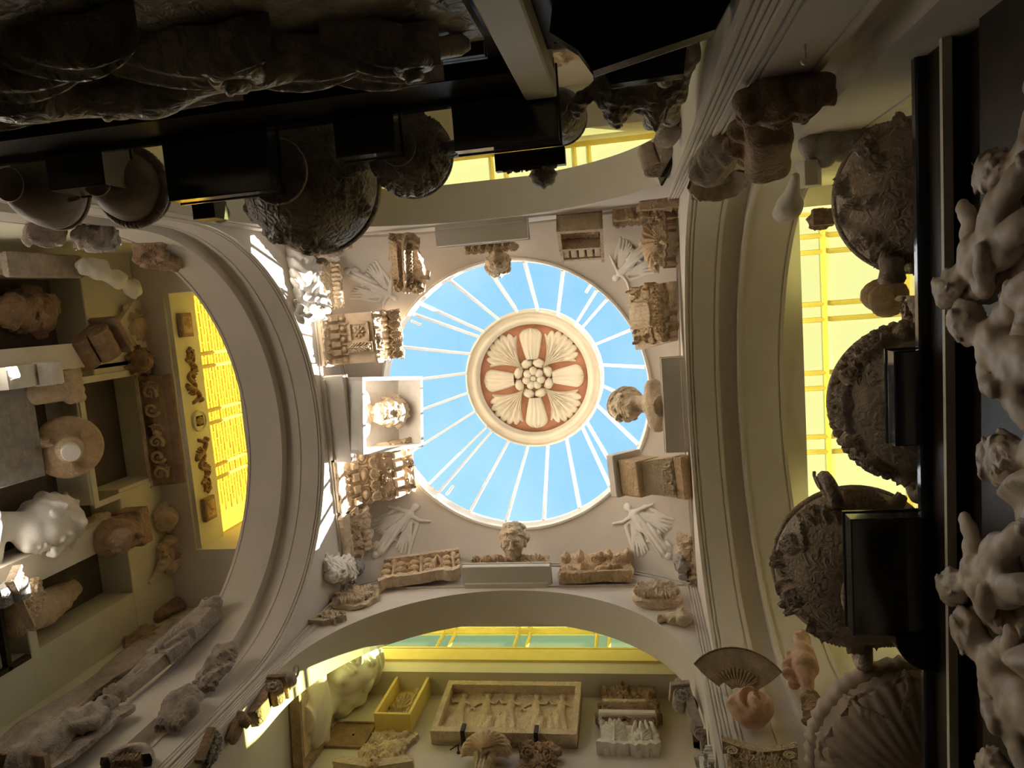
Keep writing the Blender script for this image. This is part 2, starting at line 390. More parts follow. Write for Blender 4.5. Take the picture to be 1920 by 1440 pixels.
# ------------------------------------------------------------------ side aisles: ceilings, lanterns, far walls
def quad(*p): return np.array(p, float), [(0, 1, 2, 3)]
def hole_plate(x0, x1, y0, y1, hx0, hx1, hy0, hy1, z):
    v = rect_ring(x0, x1, y0, y1, z) + rect_ring(hx0, hx1, hy0, hy1, z)
    return np.array(v, float), [(0, 1, 5, 4), (1, 2, 6, 5), (2, 3, 7, 6), (3, 0, 4, 7)]
def ring_wall(x0, x1, y0, y1, z0, z1, skip=()):
    v = np.array(rect_ring(x0, x1, y0, y1, z0) + rect_ring(x0, x1, y0, y1, z1), float)
    return v, [f for k, f in enumerate([(0, 1, 5, 4), (1, 2, 6, 5), (2, 3, 7, 6), (3, 0, 4, 7)]) if k not in skip]
XLF, XRF, YTF, YBF = -5.57, 3.2, -2.1, 4.37
AIS = {'left': (XLF, X0 - .93, -.90, 3.3, (-5.22, -4.42, -.42, 2.59)), 'right': (X1 + .93, XRF, Y0, Y1, (1.66, 2.9, -.7, 2.95)),
       'back': (-3.7, .46, YTF, Y0 - .376, (-3.3, .40, -1.68, -1.28)), 'front': (-3.46, .41, Y1 + .376, YBF, (-3.44, .39, 3.55, 4.09))}
for nm, (x0, x1, y0, y1, h) in AIS.items():
    m = GREENW if nm == 'left' else WALL
    struct('ceiling_' + nm, hole_plate(x0, x1, y0, y1, *h, ZCEIL), WALL)
    wz = 4.3; Q = {'left': quad((x0, y0, wz), (x0, y1, wz), (x0, y1, ZCEIL), (x0, y0, ZCEIL)), 'right': quad((x1, y0, wz), (x1, y1, wz), (x1, y1, ZCEIL), (x1, y0, ZCEIL)),
        'back': quad((x0, y0, wz), (x1, y0, wz), (x1, y0, ZCEIL), (x0, y0, ZCEIL)), 'front': quad((x0, y1, wz), (x1, y1, wz), (x1, y1, ZCEIL), (x0, y1, ZCEIL))}
    near = {'left': 'right', 'right': 'left', 'back': 'front', 'front': 'back'}[nm]
    for k, g in Q.items():
        if k == near or (k == nm and nm == 'left'): continue
        o = struct('wall_%s_%s' % (nm, 'far' if k == nm else k), g, m); v = np.array(g[0]); v[2:, 2] = 4.3; v[:2, 2] = 2.2; part(o, 'added_dark_dado', (v, g[1]), DKWOOD)  # dark lower wall added out of view to cut light bounced onto the soffits
# lantern upstands and glazing
def bars(o, nm, segs, m, t=.022):
    for a, b in segs:
        a, b = np.array(a, float), np.array(b, float); part(o, nm, tube([a, b], t, 4), m)
WN = 1
def pane_row(o, m, f, cuts):
    """panes between cuts; f(a,b) -> 4 corners"""
    for a, b in zip(cuts[:-1], cuts[1:]):
        q = [np.array(p, float) for p in f(a, b)]; n = np.cross(q[1] - q[0], q[3] - q[0]); n = n / np.linalg.norm(n) * .004
        part(o, 'pane', loft([[p - n for p in q], [p + n for p in q]]), m)
def lantern(nm, zf, zt, cuts, axis, vert=None, roofz=None, mid=()):
    x0, x1, y0, y1 = AIS[nm][4]
    o = struct('window_%d' % {'left': 2, 'right': 3, 'back': 4, 'front': 5}[nm], ring_wall(x0, x1, y0, y1, ZCEIL, zf), WALL, False, 'yellow-glazed clerestory lantern over the %s aisle' % nm)
    if vert:      # upright window in the far side of the lantern
        part(o, 'upstand', ring_wall(x0, x1, y0, y1, zf, zt, (vert,)), WALL)
        P = (lambda s, z: (x0 if nm == 'left' else s, s if nm == 'left' else y1, z))
        pane_row(o, YCLEAR if nm == 'left' else YGLASS, lambda a, b: [P(a, zf), P(b, zf), P(b, zt), P(a, zt)], cuts)
        bars(o, 'mullion', [(P(c, zf), P(c, zt)) for c in cuts], YLIT, .024)
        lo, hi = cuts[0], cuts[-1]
        part(o, 'sill', box(*( (x0 - .03, x0 + .03, y0, y1, zf - .03, zf + .02) if nm == 'left' else (x0, x1, y1 - .03, y1 + .03, zf - .03, zf + .02))), YLIT)
        part(o, 'head', box(*( (x0 - .03, x0 + .03, y0, y1, zt - .03, zt + .05) if nm == 'left' else (x0, x1, y1 - .05, y1 + .03, zt - .02, zt + .05))), YLIT)
    zr = zt  # left and front lanterns: unseen glass roof, added to let daylight in
    P = (lambda s, q: (s, q, zr)) if axis == 'x' else (lambda s, q: (q, s, zr))
    q0, q1 = (y0, y1) if axis == 'x' else (x0, x1); qs = [q0] + list(mid) + [q1]
    for a, b in zip(qs[:-1], qs[1:]): pane_row(o, YGLASS, lambda c, d: [P(c, a), P(d, a), P(d, b), P(c, b)], cuts)
    bars(o, 'glazing_bar', [(P(c, q0), P(c, q1)) for c in cuts], YLIT, .028)
    bars(o, 'glazing_bar', [(P(cuts[0], q), P(cuts[-1], q)) for q in qs], YLIT, .05)
    return o
def pairs(lo, hi, cs, g): return sorted([lo, hi] + [c + s * g for c in cs for s in (-.5, .5)])
yl = lambda py: atx(410, py, -5.22)[1]
LANL = lantern('left', 7.95, 8.95, pairs(-.42, 2.59, [(yl(660) + yl(682)) / 2, (yl(767) + yl(787)) / 2, (yl(873) + yl(893)) / 2], .16), 'y', vert=3)
xb = lambda px: aty(px, 1192, 4.09)[0]
LANB = lantern('front', 7.95, 8.42, pairs(-3.44, .39, [xb(841), xb(982), xb(1131)], .15), 'x', vert=2)
xt = lambda px: atz(px, 310, 8.05)[0]
LANT = lantern('back', 8.05, 8.05, pairs(-3.3, .40, [xt(700), xt(935), xt(1092)], .16), 'x')
yr = lambda py: atz(1560, py, 8.2)[1]
LANR = lantern('right', 8.2, 8.2, pairs(-.7, 2.95, [yr(455), yr(583), yr(712), yr(832)], .17), 'y', mid=(atz(1551, 640, 8.2)[0],))
# left lantern: pale frieze board below the window
part(LANL, 'frieze_board', box(-5.22, -5.17, -.42, 2.59, 7.47, 7.93), GREENW)
part(LANB, 'frieze_board', box(-3.44, .39, 4.06, 4.09, 7.66, 7.93), YLIT)
# neighbouring brick wall outside the left lantern
bw = struct('wall_brick', box(-6.5, -6.1, -1.2, 3.6, 8.2, 11.2), MORTAR, False, 'sunlit brick wall of the house next door')
bme = meshdata('brick', bbox(-.03, .012, -.102, .102, -.031, .031, .006), BRICKM)
for k in range(17):
    for j in range(15):
        y = -.55 + .218 * j + (.109 if k % 2 else 0)
        o = link('brick', bme, bw, Matrix.Translation((-6.1 + random.uniform(-.004, .004), y, 9.0 + .076 * k)) @ Matrix.Rotation(random.uniform(-.01, .01), 4, 'Z'))
# ------------------------------------------------------------------ skylight over the eye
ZB, ZT, RT = 8.60, 10.30, .985
sk = struct('window_1', lathe([(1.655, 8.405), (1.63, 8.405), (1.625, 8.43), (1.645, 8.45), (1.645, 8.56), (1.62, 8.58), (1.62, 8.64), (1.70, 8.64), (1.70, 8.45), (1.655, 8.405)], 128, caps=False), BARM, True, 'round glass skylight cone with cream glazing bars')
sk.location = (CX, CY, 0)
angs = []
for q in range(4):
    b = PI / 4 + q * PI / 2
    angs += [b - math.radians(2.9), b + math.radians(2.9)] + [b + math.radians(v) for v in (19.5, 36.5, 53.5, 70.5)]
angs.sort()
cone = lambda a, t, o=0.: ((1.635 + (RT - 1.635) * t + o) * math.cos(a), (1.635 + (RT - 1.635) * t + o) * math.sin(a), ZB + (ZT - ZB) * t)
barme = None
for a in angs:
    if barme is None:
        barme = meshdata('glazing_bar', loft([[(r - .02, -.016, z), (r - .02, .016, z), (r + .03, .016, z), (r + .03, -.016, z)] for r, z in ((1.625, ZB), (RT, ZT))]), BARM)
    link('glazing_bar', barme, sk, Matrix.Rotation(a, 4, 'Z'))
for i, a in enumerate(angs):
    b = angs[(i + 1) % len(angs)]; b += 2 * PI if b < a else 0; m = 4; r0, r1 = [], []
    for k in range(m + 1):
        t = a + (b - a) * k / m; r0.append(cone(t, .0, .012)); r1.append(cone(t, 1., .012))
    part(sk, 'pane', loft([r0, r1], closed=False), CLEAR)
for q in range(4):
    a = PI / 4 + q * PI / 2 - .11; c = np.array(cone(a, .05)); d = np.array(cone(a, .11, -.05))
    part(sk, 'stay_clip', tube([c, d, d + [0, 0, .04]], .018, 6), BARM)
# lantern drum with the rosette
drum = struct('trim_lantern', lathe([(.985, 10.34), (.995, 10.26), (.97, 10.24), (.965, 10.27), (.90, 10.28), (.895, 10.25), (.83, 10.26), (.825, 10.31), (.80, 10.31), (.80, 10.36), (.815, 10.40), (.815, 10.62), (1.02, 10.62), (1.02, 10.34), (.985, 10.34)], 128, caps=False), ROSEC, True, 'moulded cream ring around the lantern rosette')
drum.location = (CX, CY, 0)
# ------------------------------------------------------------------ parapets, ledges, basement
ZP = 3.30
PAR = {}
def ledge(nm, x0, x1, y0, y1): PAR[nm] = struct('trim_parapet_' + nm, bbox(x0, x1, y0, y1, ZP - .05, ZP, .008), GLOSSB); return PAR[nm]
struct('wall_parapet_right', join(box(1.235, 1.5, Y0, Y1, 3.06, ZP - .05), box(1.30, 1.5, Y0 - .5, Y1 + .5, -1.55, 3.06)), DKWOOD)
ledge('right', 1.19, 1.55, Y0, Y1)
part(bpy.data.objects['wall_parapet_right'], 'bead', box(1.205, 1.24, Y0, Y1, 3.035, 3.06), CREAM)
struct('wall_parapet_back', join(box(-4.4, -.27, -1.2, -.93, 3.0, ZP - .05), box(-4.4, 1.3, -1.3, -1.0, -1.55, 3.0)), DKWOOD)
ledge('back', -4.4, -.27, -1.25, -.90)
struct('wall_parapet_front', box(-4.4, 1.3, 3.35, 3.6, -1.55, ZP), DKWOOD); struct('wall_parapet_left', box(-4.4, -4.0, -1.3, 3.6, -1.55, ZP), DKWOOD)
struct('floor', quad((-4.4, -1.3, -1.55), (1.5, -1.3, -1.55), (1.5, 3.6, -1.55), (-4.4, 3.6, -1.55)), FLOORM)
for k, (a, b, c, d) in enumerate(((1.3, 3.3, -1.2, 3.4), (-6.2, -4.0, -2.2, 4.4), (-4.4, 1.5, -2.2, -1.0), (-4.4, 1.5, 3.35, 4.5))):
    struct('floor_gallery_%d' % (k + 1), quad((a, c, 2.21), (b, c, 2.21), (b, d, 2.21), (a, d, 2.21)), FLOORM)


# ------------------------------------------------------------------ sculpture kit (local x = width, y = height, z = out towards the room)
def rotm(ax, a):
    c, s = math.cos(a), math.sin(a)
    return np.array({'x': [[1, 0, 0], [0, c, -s], [0, s, c]], 'y': [[c, 0, s], [0, 1, 0], [-s, 0, c]], 'z': [[c, -s, 0], [s, c, 0], [0, 0, 1]]}[ax])
def f_head(P, c=(0, 0, 0), s=1., hair='curl', beard=False, yaw=0., pitch=0., roll=0., neck=True, seed=3):
    R = rotm('z', roll) @ rotm('y', yaw) @ rotm('x', pitch); q = ((P - np.array(c, float)) / s) @ R
    d = sm(d_ell(q, (0, .58, -.08), (.36, .42, .42)), d_ell(q, (0, .42, .1), (.28, .42, .29)), .08)
    d = sm(d, d_ell(q, (0, .15, .14), (.2, .16, .2)), .1); d = sm(d, d_cap(q, (-.19, .565, .31), (.19, .565, .31), .055), .05)
    for g in (-1, 1):
        d = sm(d, d_sph(q, (g * .19, .36, .22), .1), .09); d = ssub(d, d_sph(q, (g * .135, .47, .43), .085), .04)
        d = np.minimum(d, d_ell(q, (g * .135, .47, .335), (.075, .045, .06))); d = sm(d, d_ell(q, (g * .34, .43, .02), (.05, .12, .08)), .02)
        d = sm(d, d_sph(q, (g * .05, .335, .44), .045), .02)
    d = sm(d, d_cap(q, (0, .54, .38), (0, .36, .49), .035, .06), .03); d = sm(d, d_cap(q, (-.085, .235, .375), (.085, .235, .375), .032), .02)
    d = ssub(d, d_cap(q, (-.1, .2, .43), (.1, .2, .43), .022), .015); d = sm(d, d_cap(q, (-.06, .165, .365), (.06, .165, .365), .035), .02); d = sm(d, d_sph(q, (0, .06, .3), .09), .06)
    if neck: d = sm(d, d_cap(q, (0, .15, -.08), (0, -.38, -.1), .19, .22), .08)
    if beard: d = sm(d, d_ell(q, (0, .02, .18), (.27, .26, .24)) - .03 * nse(q, 22, seed + 4), .04)
    if hair:
        n = nse(q, 19, seed, 2)
        h = d_ell(q, (0, .63, -.1), (.39, .41, .45)) - ((.05 * n) if hair == 'curl' else .03 * np.sin(q[..., 1] * 38 + 3 * q[..., 0]))
        h = np.maximum(h, q[..., 2] * .85 - (q[..., 1] - .62) * 1.25 - .1)
        if hair == 'long': h = sm(h, np.maximum(d_ell(q, (0, .35, -.2), (.42, .5, .32)) - .018 * n, q[..., 2] - .02), .05)
        d = sm(d, h, .025)
    return d * s
def f_bust(P, s=1., hair='curl', beard=False, yaw=0., drape=True, seed=2, **k):
    """head and shoulders, about 1.75*s tall from y=0"""
    d = f_head(P, (0, .8 * s, 0), s, hair, beard, yaw, seed=seed, **k); q = P / s
    t = sm(d_ell(q, (0, .3, -.12), (.52, .36, .26)), d_cap(q, (-.42, .38, -.1), (.42, .38, -.1), .2), .12); t = np.maximum(t, -q[..., 1] + .06)
    if drape: t = t - .03 * np.sin(18 * (q[..., 0] * .7 + q[..., 1])) * np.clip((.5 - q[..., 1]) * 3, 0, 1)
    d = sm(d / s, t, .1); d = sm(d, np.maximum(d_cap(q, (0, -.05, -.1), (0, .2, -.1), .2, .17), -q[..., 1]), .05); return d * s
def f_fig(P, pts, s=1., seed=0, curl=True):
    """a small carved figure; pts: head, neck, pelvis, (elbow,hand)x2, (knee,foot)x2 in local metres"""
    h, n, p, e1, h1, e2, h2, k1, f1, k2, f2 = [np.array(a, float) for a in pts]
    m_ = (n + p) / 2; d = sm(d_cap(P, n - [0, .05 * s, 0], m_, .15 * s, .125 * s), d_cap(P, m_, p, .12 * s, .15 * s), .06 * s)
    ax = np.array([.15 * s, 0, 0])
    for sg in (-1, 1): d = sm(d, d_sph(P, n + sg * ax * .5 + [0, -.09 * s, .07 * s], .075 * s), .05 * s)
    d = ssub(d, d_cap(P, m_ + [0, .1 * s, .16 * s], p + [0, .03 * s, .17 * s], .018 * s), .03 * s)
    for sg, e, a in ((-1, e1, h1), (1, e2, h2)):
        d = sm(d, d_chain(P, [n + sg * ax - [0, .04 * s, 0], (n + sg * ax + e) / 2, e, (e + a) / 2, a], [.085 * s, .08 * s, .058 * s, .066 * s, .042 * s]), .03 * s); d = sm(d, d_ell(P, a, (.05 * s, .06 * s, .045 * s)), .02 * s)
    for sg, k, f in ((-1, k1, f1), (1, k2, f2)):
        q0 = p + sg * ax * .6; d = sm(d, d_chain(P, [q0, (q0 + k) / 2, k, (k * .6 + f * .4), f], [.125 * s, .12 * s, .082 * s, .092 * s, .05 * s]), .04 * s); d = sm(d, d_cap(P, f, f + [0, 0, .09 * s], .05 * s, .035 * s), .02 * s)
    d = sm(d, d_cap(P, n, h, .07 * s), .04 * s)
    hd = f_head(P, h - [0, .13 * s, 0], .31 * s, 'curl' if curl else 'smooth', neck=False, yaw=.6 * math.sin(seed * 2.), pitch=.45, seed=seed)
    return sm(d, hd, .02 * s) - .004 * s * nse(P, 40 / s, seed)
# ---- carved patterns for height fields
def c_acan(n=3, d=.05):
    def f(H, w, h):
        for i in range(n):
            x = -w / 2 + w * (i + .5) / n; H.leaf(x, h * .02, h * .86, PI / 2, w / n * .42, d, 6)
            if i: H.line([(x - w / n / 2, 0), (x - w / n / 2, h * .6)], w / n * .05, d * .6); H.blob(x - w / n / 2, h * .7, w / n * .12, h * .14, d * .8)
    return f
def c_roll(n=3, d=.05, flip=False):
    def f(H, w, h):
        r = min(h * .42, w / n * .44)
        for i in range(n):
            x = -w / 2 + w * (i + .5) / n; s = 1 if (i % 2) ^ flip else -1
            H.spiral(x, h * .5, r, 1.6, r * .17, d, s, PI / 2 * s); H.leaf(x - w / n * .45, h * (.12 if s > 0 else .88), w / n * .8, .5 * s, h * .22, d * .8, 4)
            H.blob(x, h * .5, r * .3, r * .3, d * 1.2)
    return f
def c_fol(seed=0, n=14, d=.05):
    def f(H, w, h):
        rs = np.random.RandomState(seed); k = min(w, h)
        for i in range(n):
            x, y = rs.uniform(-.45, .45) * w, rs.uniform(.1, .9) * h
            if rs.rand() < .5: H.leaf(x, y, k * rs.uniform(.25, .5), rs.uniform(0, 6.28), k * rs.uniform(.1, .17), d * rs.uniform(.6, 1), 4)
            elif rs.rand() < .6: H.spiral(x, y, k * rs.uniform(.1, .2), 1.5, k * .035, d * rs.uniform(.6, 1), rs.choice([-1, 1]), rs.uniform(0, 6))
            else: H.blob(x, y, k * rs.uniform(.06, .14), k * rs.uniform(.06, .14), d * 1.1)
    return f
def c_fig(n=5, d=.06, kinds=None, frame_=0.):
    """walking draped figures side by side"""
    def f(H, w, h):
        for i in range(n):
            x = -w / 2 + frame_ + (w - 2 * frame_) * (i + .5) / n; s = h * .8; y = h * .08; g = (-1) ** i; k = w / n
            X = lambda a, b: (x + g * a * k, y + b * s)
            H.line([X(.02, .86), X(.0, .62), X(-.04, .4)], s * .085, d, s * .1)                  # torso
            H.blob(*X(.05, .94), s * .06, s * .075, d * 1.1)                                     # head
            for q in (-.22, -.1, .02, .14): H.line([X(q * .3, .45), X(q * .8 - .05, .2), X(q * 1.4 - .1, .0)], s * .04, d * .85, s * .05)
            H.line([X(0, .75), X(.2, .6), X(.38, .62)], s * .035, d * .9, s * .025); H.line([X(0, .75), X(-.2, .7), X(-.36, .5)], s * .035, d * .8, s * .02)
            H.line([X(-.2, .72), X(-.34, .8), X(-.42, .6), X(-.45, .35)], s * .025, d * .45, s * .05)   # blown drapery
    return f
def c_face(d=.08):
    def f(H, w, h):
        H.blob(0, h * .48, w * .2, h * .26, d); H.blob(0, h * .44, w * .035, h * .09, d * 1.35); H.blob(-.08 * w, h * .54, w * .05, h * .03, d * 1.18); H.blob(.08 * w, h * .54, w * .05, h * .03, d * 1.18)
        H.blob(0, h * .32, w * .07, h * .025, d * 1.15)
        for i in range(13):
            a = 2 * PI * i / 13; H.spiral(w * .29 * math.cos(a), h * .5 + h * .34 * math.sin(a), min(w, h) * .1, 1.3, min(w, h) * .03, d * .8, (-1) ** i, a)
    return f
def c_rays(n=9, d=.04, y0=.05):
    """palmette / shell ribs fanning from the foot"""
    def f(H, w, h):
        for i in range(n):
            a = PI * (.06 + .88 * i / (n - 1)); H.line([(0, h * y0), (w * .24 * math.cos(a), h * (y0 + .5 * math.sin(a))), (w * .45 * math.cos(a), h * (y0 + .88 * math.sin(a)))], w * .02, d, w * .055)
    return f
def c_ros(n=8, d=.05):
    def f(H, w, h):
        r = min(w, h) * .46
        for i in range(n):
            a = 2 * PI * i / n; H.blob(r * .6 * math.cos(a), h / 2 + r * .6 * math.sin(a), r * .36, r * .22, d, a); H.line([(0, h / 2), (r * .9 * math.cos(a), h / 2 + r * .9 * math.sin(a))], r * .04, d * 1.15)
        H.blob(0, h / 2, r * .26, r * .26, d * 1.5)
    return f
def c_bead(n, d=.03):
    def f(H, w, h):
        for i in range(n): H.blob(-w / 2 + w * (i + .5) / n, h / 2, w / n * .42, h * .4, d)
    return f
def c_stri(n, d=.02, v=True):
    def f(H, w, h):
        for i in range(n):
            if v: x = -w / 2 + w * (i + .5) / n; H.line([(x, 0), (x, h)], w / n * .45, d)
            else: y = h * (i + .5) / n; H.line([(-w / 2, y), (w / 2, y)], h / n * .45, d)
    return f
def carved(fn, w, h, t, n=46, rag=0., seed=0, **k): return slab((lambda H: fn(H, w, h)) if fn else None, w, h, t, n, None, rag, seed, **k)
# ---- placing things: base pixel on a known surface, top pixel, and the thing's own length
SIDE = {'front': ((1, 0, 0), (0, -1, 0)), 'left': ((0, 1, 0), (1, 0, 0)), 'right': ((0, -1, 0), (-1, 0, 0)), 'back': ((-1, 0, 0), (0, 1, 0))}
def onz(px, z): return atz(px[0], px[1], z)
def onw(px, side, d=0.):
    if side == 'front': return aty(px[0], px[1], Y1 - d)
    if side == 'back': return aty(px[0], px[1], Y0 + d)
    if side == 'left': return atx(px[0], px[1], X0 + d)
    return atx(px[0], px[1], X1 - d)
def stand(B, pt, h, side, k=1.):
    """frame at B whose height axis points to the pixel pt, h long; width along the wall"""
    h = h * k; B = np.array(B, float); r = ray(*pt); r /= np.linalg.norm(r); tc = B @ r; q = h * h - (B @ B - tc * tc)
    T = r * (tc + math.sqrt(max(q, 0))); v = T - B; v /= np.linalg.norm(v)
    u = np.array(SIDE[side][0] if isinstance(side, str) else side, float); u -= v * (u @ v); u /= np.linalg.norm(u); w = np.cross(u, v)
    return frame(B, u, v, w) @ Matrix.Scale(k, 4)
def upright(B, side, tilt=0., turn=0.):
    u, w = [np.array(a, float) for a in SIDE[side]]; v = np.array([0, 0, 1.])
    if turn: u, w = u * math.cos(turn) + w * math.sin(turn), w * math.cos(turn) - u * math.sin(turn)
    v, w = v * math.cos(tilt) + w * math.sin(tilt), w * math.cos(tilt) - v * math.sin(tilt)
    return frame(B, u, v, w)
def pxm(B, n): return n * float(np.linalg.norm(np.array(B, float) @ ROT.T[:, 2])) / FPX
def wid(a, b, z): return float(np.linalg.norm(onz(a, z) - onz(b, z)))
def cornice(t, w, prof, kinds, m, rag=.02, seed=0):
    """overhanging entablature fragment: prof [(out, up)...]; each course is a part of its own"""
    p = np.array(prof, float)
    part(t, 'core', loft([[(x, b, a) for a, b in [(0, p[0, 1])] + [tuple(q) for q in p] + [(0, p[-1, 1])]] for x in (-w / 2 + .02, w / 2 - .02)]), m)
    for i, k in enumerate(kinds):
        a, b = p[i], p[i + 1]; L = float(np.hypot(*(b - a))); c = (b - a) / L
        v = (0, c[1], c[0]); n = (0, -c[0], c[1])   # along the course, outwards
        M = Matrix(((1, 0, 0, 0), (0, v[1], n[1], a[1]), (0, v[2], n[2], a[0]), (0, 0, 0, 1)))
        if k[0] == 'dentil':
            part(t, 'dentil_band', carved(None, w, L, .015, 8, 0), m, M=M)
            g = w / k[1]; me = meshdata('dentil', bbox(-g * .32, g * .32, L * .12, L * .9, .0, .06, .008), m)
            for j in range(k[1]): link('dentil', me, t, M @ Matrix.Translation((-w / 2 + g * (j + .5), 0, 0)))
        elif k[0] == 'egg':
            part(t, 'egg_band', carved(c_stri(1, .012, False), w, L, .012, 16, 0), m, M=M)
            g = w / k[1]; U = np.linspace(0, PI / 2, 6)
            me = meshdata('egg', lathe([(math.sin(q) * 1., math.cos(q) * 1.) for q in U], 14), m, True)
            sh = meshdata('egg_shell', tube([(math.cos(q) * g * .42, L * .5 + math.sin(q) * L * .44, .02) for q in np.linspace(0, 2 * PI, 17)[:-1]], g * .06, 6, True), m, True)
            dm = meshdata('dart', loft([[(-.012, L * .9, .0), (.012, L * .9, .0), (.012, L * .9, .035), (-.012, L * .9, .035)], [(-.004, L * .1, 0), (.004, L * .1, 0), (.004, L * .1, .02), (-.004, L * .1, .02)]]), m)
            for j in range(k[1]):
                x = -w / 2 + g * (j + .5); o = link('egg', me, t, M @ Matrix.Translation((x, L * .48, .0)) @ Matrix.Diagonal((g * .30, L * .40, min(.075, L * .55), 1)))
                link('egg_shell', sh, t, M @ Matrix.Translation((x, 0, 0)))
                if j: link('dart', dm, t, M @ Matrix.Translation((x - g / 2, 0, .01)))
        elif k[0] == 'coffer':
            part(t, 'soffit', carved(None, w, L, .01, 8), m, M=M); x0 = k[1] * w; r = L * .36
            part(t, 'coffer', join(*[box(x0 + a0, x0 + a1, L / 2 + b0, L / 2 + b1, .0, .05) for a0, a1, b0, b1 in ((-r, -r * .8, -r, r), (r * .8, r, -r, r), (-r, r, -r, -r * .8), (-r, r, r * .8, r))]), m, M=M)
            part(t, 'rosette', carved(c_ros(8, .04), r * 1.5, r * 1.5, .004, 34), m, True, M=M @ Matrix.Translation((x0, L / 2 - r * .75, 0)))
            part(t, 'modillion', carved(c_acan(1, .05), w * .2, L * .9, .05, 30), m, True, M=M @ Matrix.Translation((x0 + w * .3, L * .05, 0)))
        else:
            part(t, k[0], carved(k[1], w, L, .02, k[2] if len(k) > 2 else 50, rag, seed + i), m, True, M=M)
    return t
def sculpt(name, label, cat, M, fn, lo, hi, n, m, group=None):
    return single(name, label, cat, nets(fn, lo, hi, n), m, M, True, group)
# ------------------------------------------------------------------ lantern rosette
ro = thing('ceiling_rosette', 'cream flower and acanthus rosette on a terracotta disc at the dome top', 'rosette', frame((CX, CY, 10.39), (1, 0, 0), (0, -1, 0), (0, 0, -1)))
part(ro, 'ground_disc', lathe([(.82, -.03), (.82, .0), (.0001, .0)], 96), TERRA)
def petal(w, L, hgt, n=(26, 24)):
    def f(U, V):
        s = U * 2 - 1; x = s * w(V); z = hgt(s, V); return np.stack([x, V * L, z], -1)
    return grid(f, *n)
pw = lambda t: .095 + .075 * np.sin(np.clip(t, 0, 1) * 2.1) - .0 if False else np.sqrt(np.clip(1 - np.clip((t - .72) / .28, 0, 1) ** 2.2, 0, 1)) * (.085 + .082 * np.clip(t / .72, 0, 1) ** .8) + .001
ph = lambda s, t: .01 + .075 * (1 - s ** 2) ** .5 * np.clip((1.02 - t) * 5, 0, 1) ** .5 + .010 * np.sin(s * 15 + np.sin(t * 5)) * (1 - s ** 2)
pm = meshdata('petal', petal(pw, .46, ph), ROSEC, True)
def acanth(L, th, hb=.06, lob=9, n=(64, 26), hole=True):
    def f(U, V):
        a = (U * 2 - 1) * th; l = np.abs(np.sin((U * 2 - 1) * lob * PI / 2)) ** .7
        rm = L * (.80 + .14 * np.cos(a * 1.3) - .16 * np.abs(U * 2 - 1) ** 2.5 + .11 * l)
        r = V * rm; bend = a * (.35 + .65 * V ** .7)
        z = hb * (1 - .55 * V) * np.clip((1.0 - V) * 7, 0, 1) ** .5 + .022 * np.cos((U * 2 - 1) * lob * PI) * np.clip(V * 1.5, 0, 1) * (1 - V ** 6) + .01
        z = z - (.045 * np.exp(-((V - .66) / .10) ** 2) * np.clip(-np.cos((U * 2 - 1) * lob * PI * .5), 0, 1) ** 8 if hole else 0)
        z = z * np.clip((1 - np.abs(U * 2 - 1)) * 12, 0.1, 1)
        return np.stack([r * np.sin(bend), r * np.cos(bend), z], -1)
    return grid(f, *n)
am = meshdata('acanthus_leaf', acanth(.58, math.radians(39), .07, 7, (90, 34)), ROSEC, True)
for k in range(4):
    a = k * PI / 2; link('petal', pm, ro, Matrix.Rotation(a, 4, 'Z') @ Matrix.Translation((0, .285, .0)))
    link('acanthus_leaf', am, ro, Matrix.Rotation(a + PI / 4, 4, 'Z') @ Matrix.Translation((0, .215, .0)))
U8 = np.linspace(0.02, PI / 2, 7); budm = meshdata('bud', lathe([(math.sin(q), math.cos(q)) for q in U8], 22, lambda t, z, i: .07 * math.cos(7 * t) * i), ROSEC, True)
flm = meshdata('floret', lathe([(math.sin(q), math.cos(q)) for q in U8], 16), ROSEC, True)
for k in range(8):
    a = k * PI / 4 + PI / 8; link('bud', budm, ro, Matrix.Rotation(a, 4, 'Z') @ Matrix.Translation((0, .235, .0)) @ Matrix.Rotation(-.25, 4, 'X') @ Matrix.Diagonal((.096, .066, .08, 1)))
for k in range(7): link('floret', flm, ro, Matrix.Rotation(k * 2 * PI / 7, 4, 'Z') @ Matrix.Translation((0, .105, .0)) @ Matrix.Diagonal((.062, .072, .095, 1)))
link('floret', flm, ro, Matrix.Diagonal((.05, .05, .11, 1)))
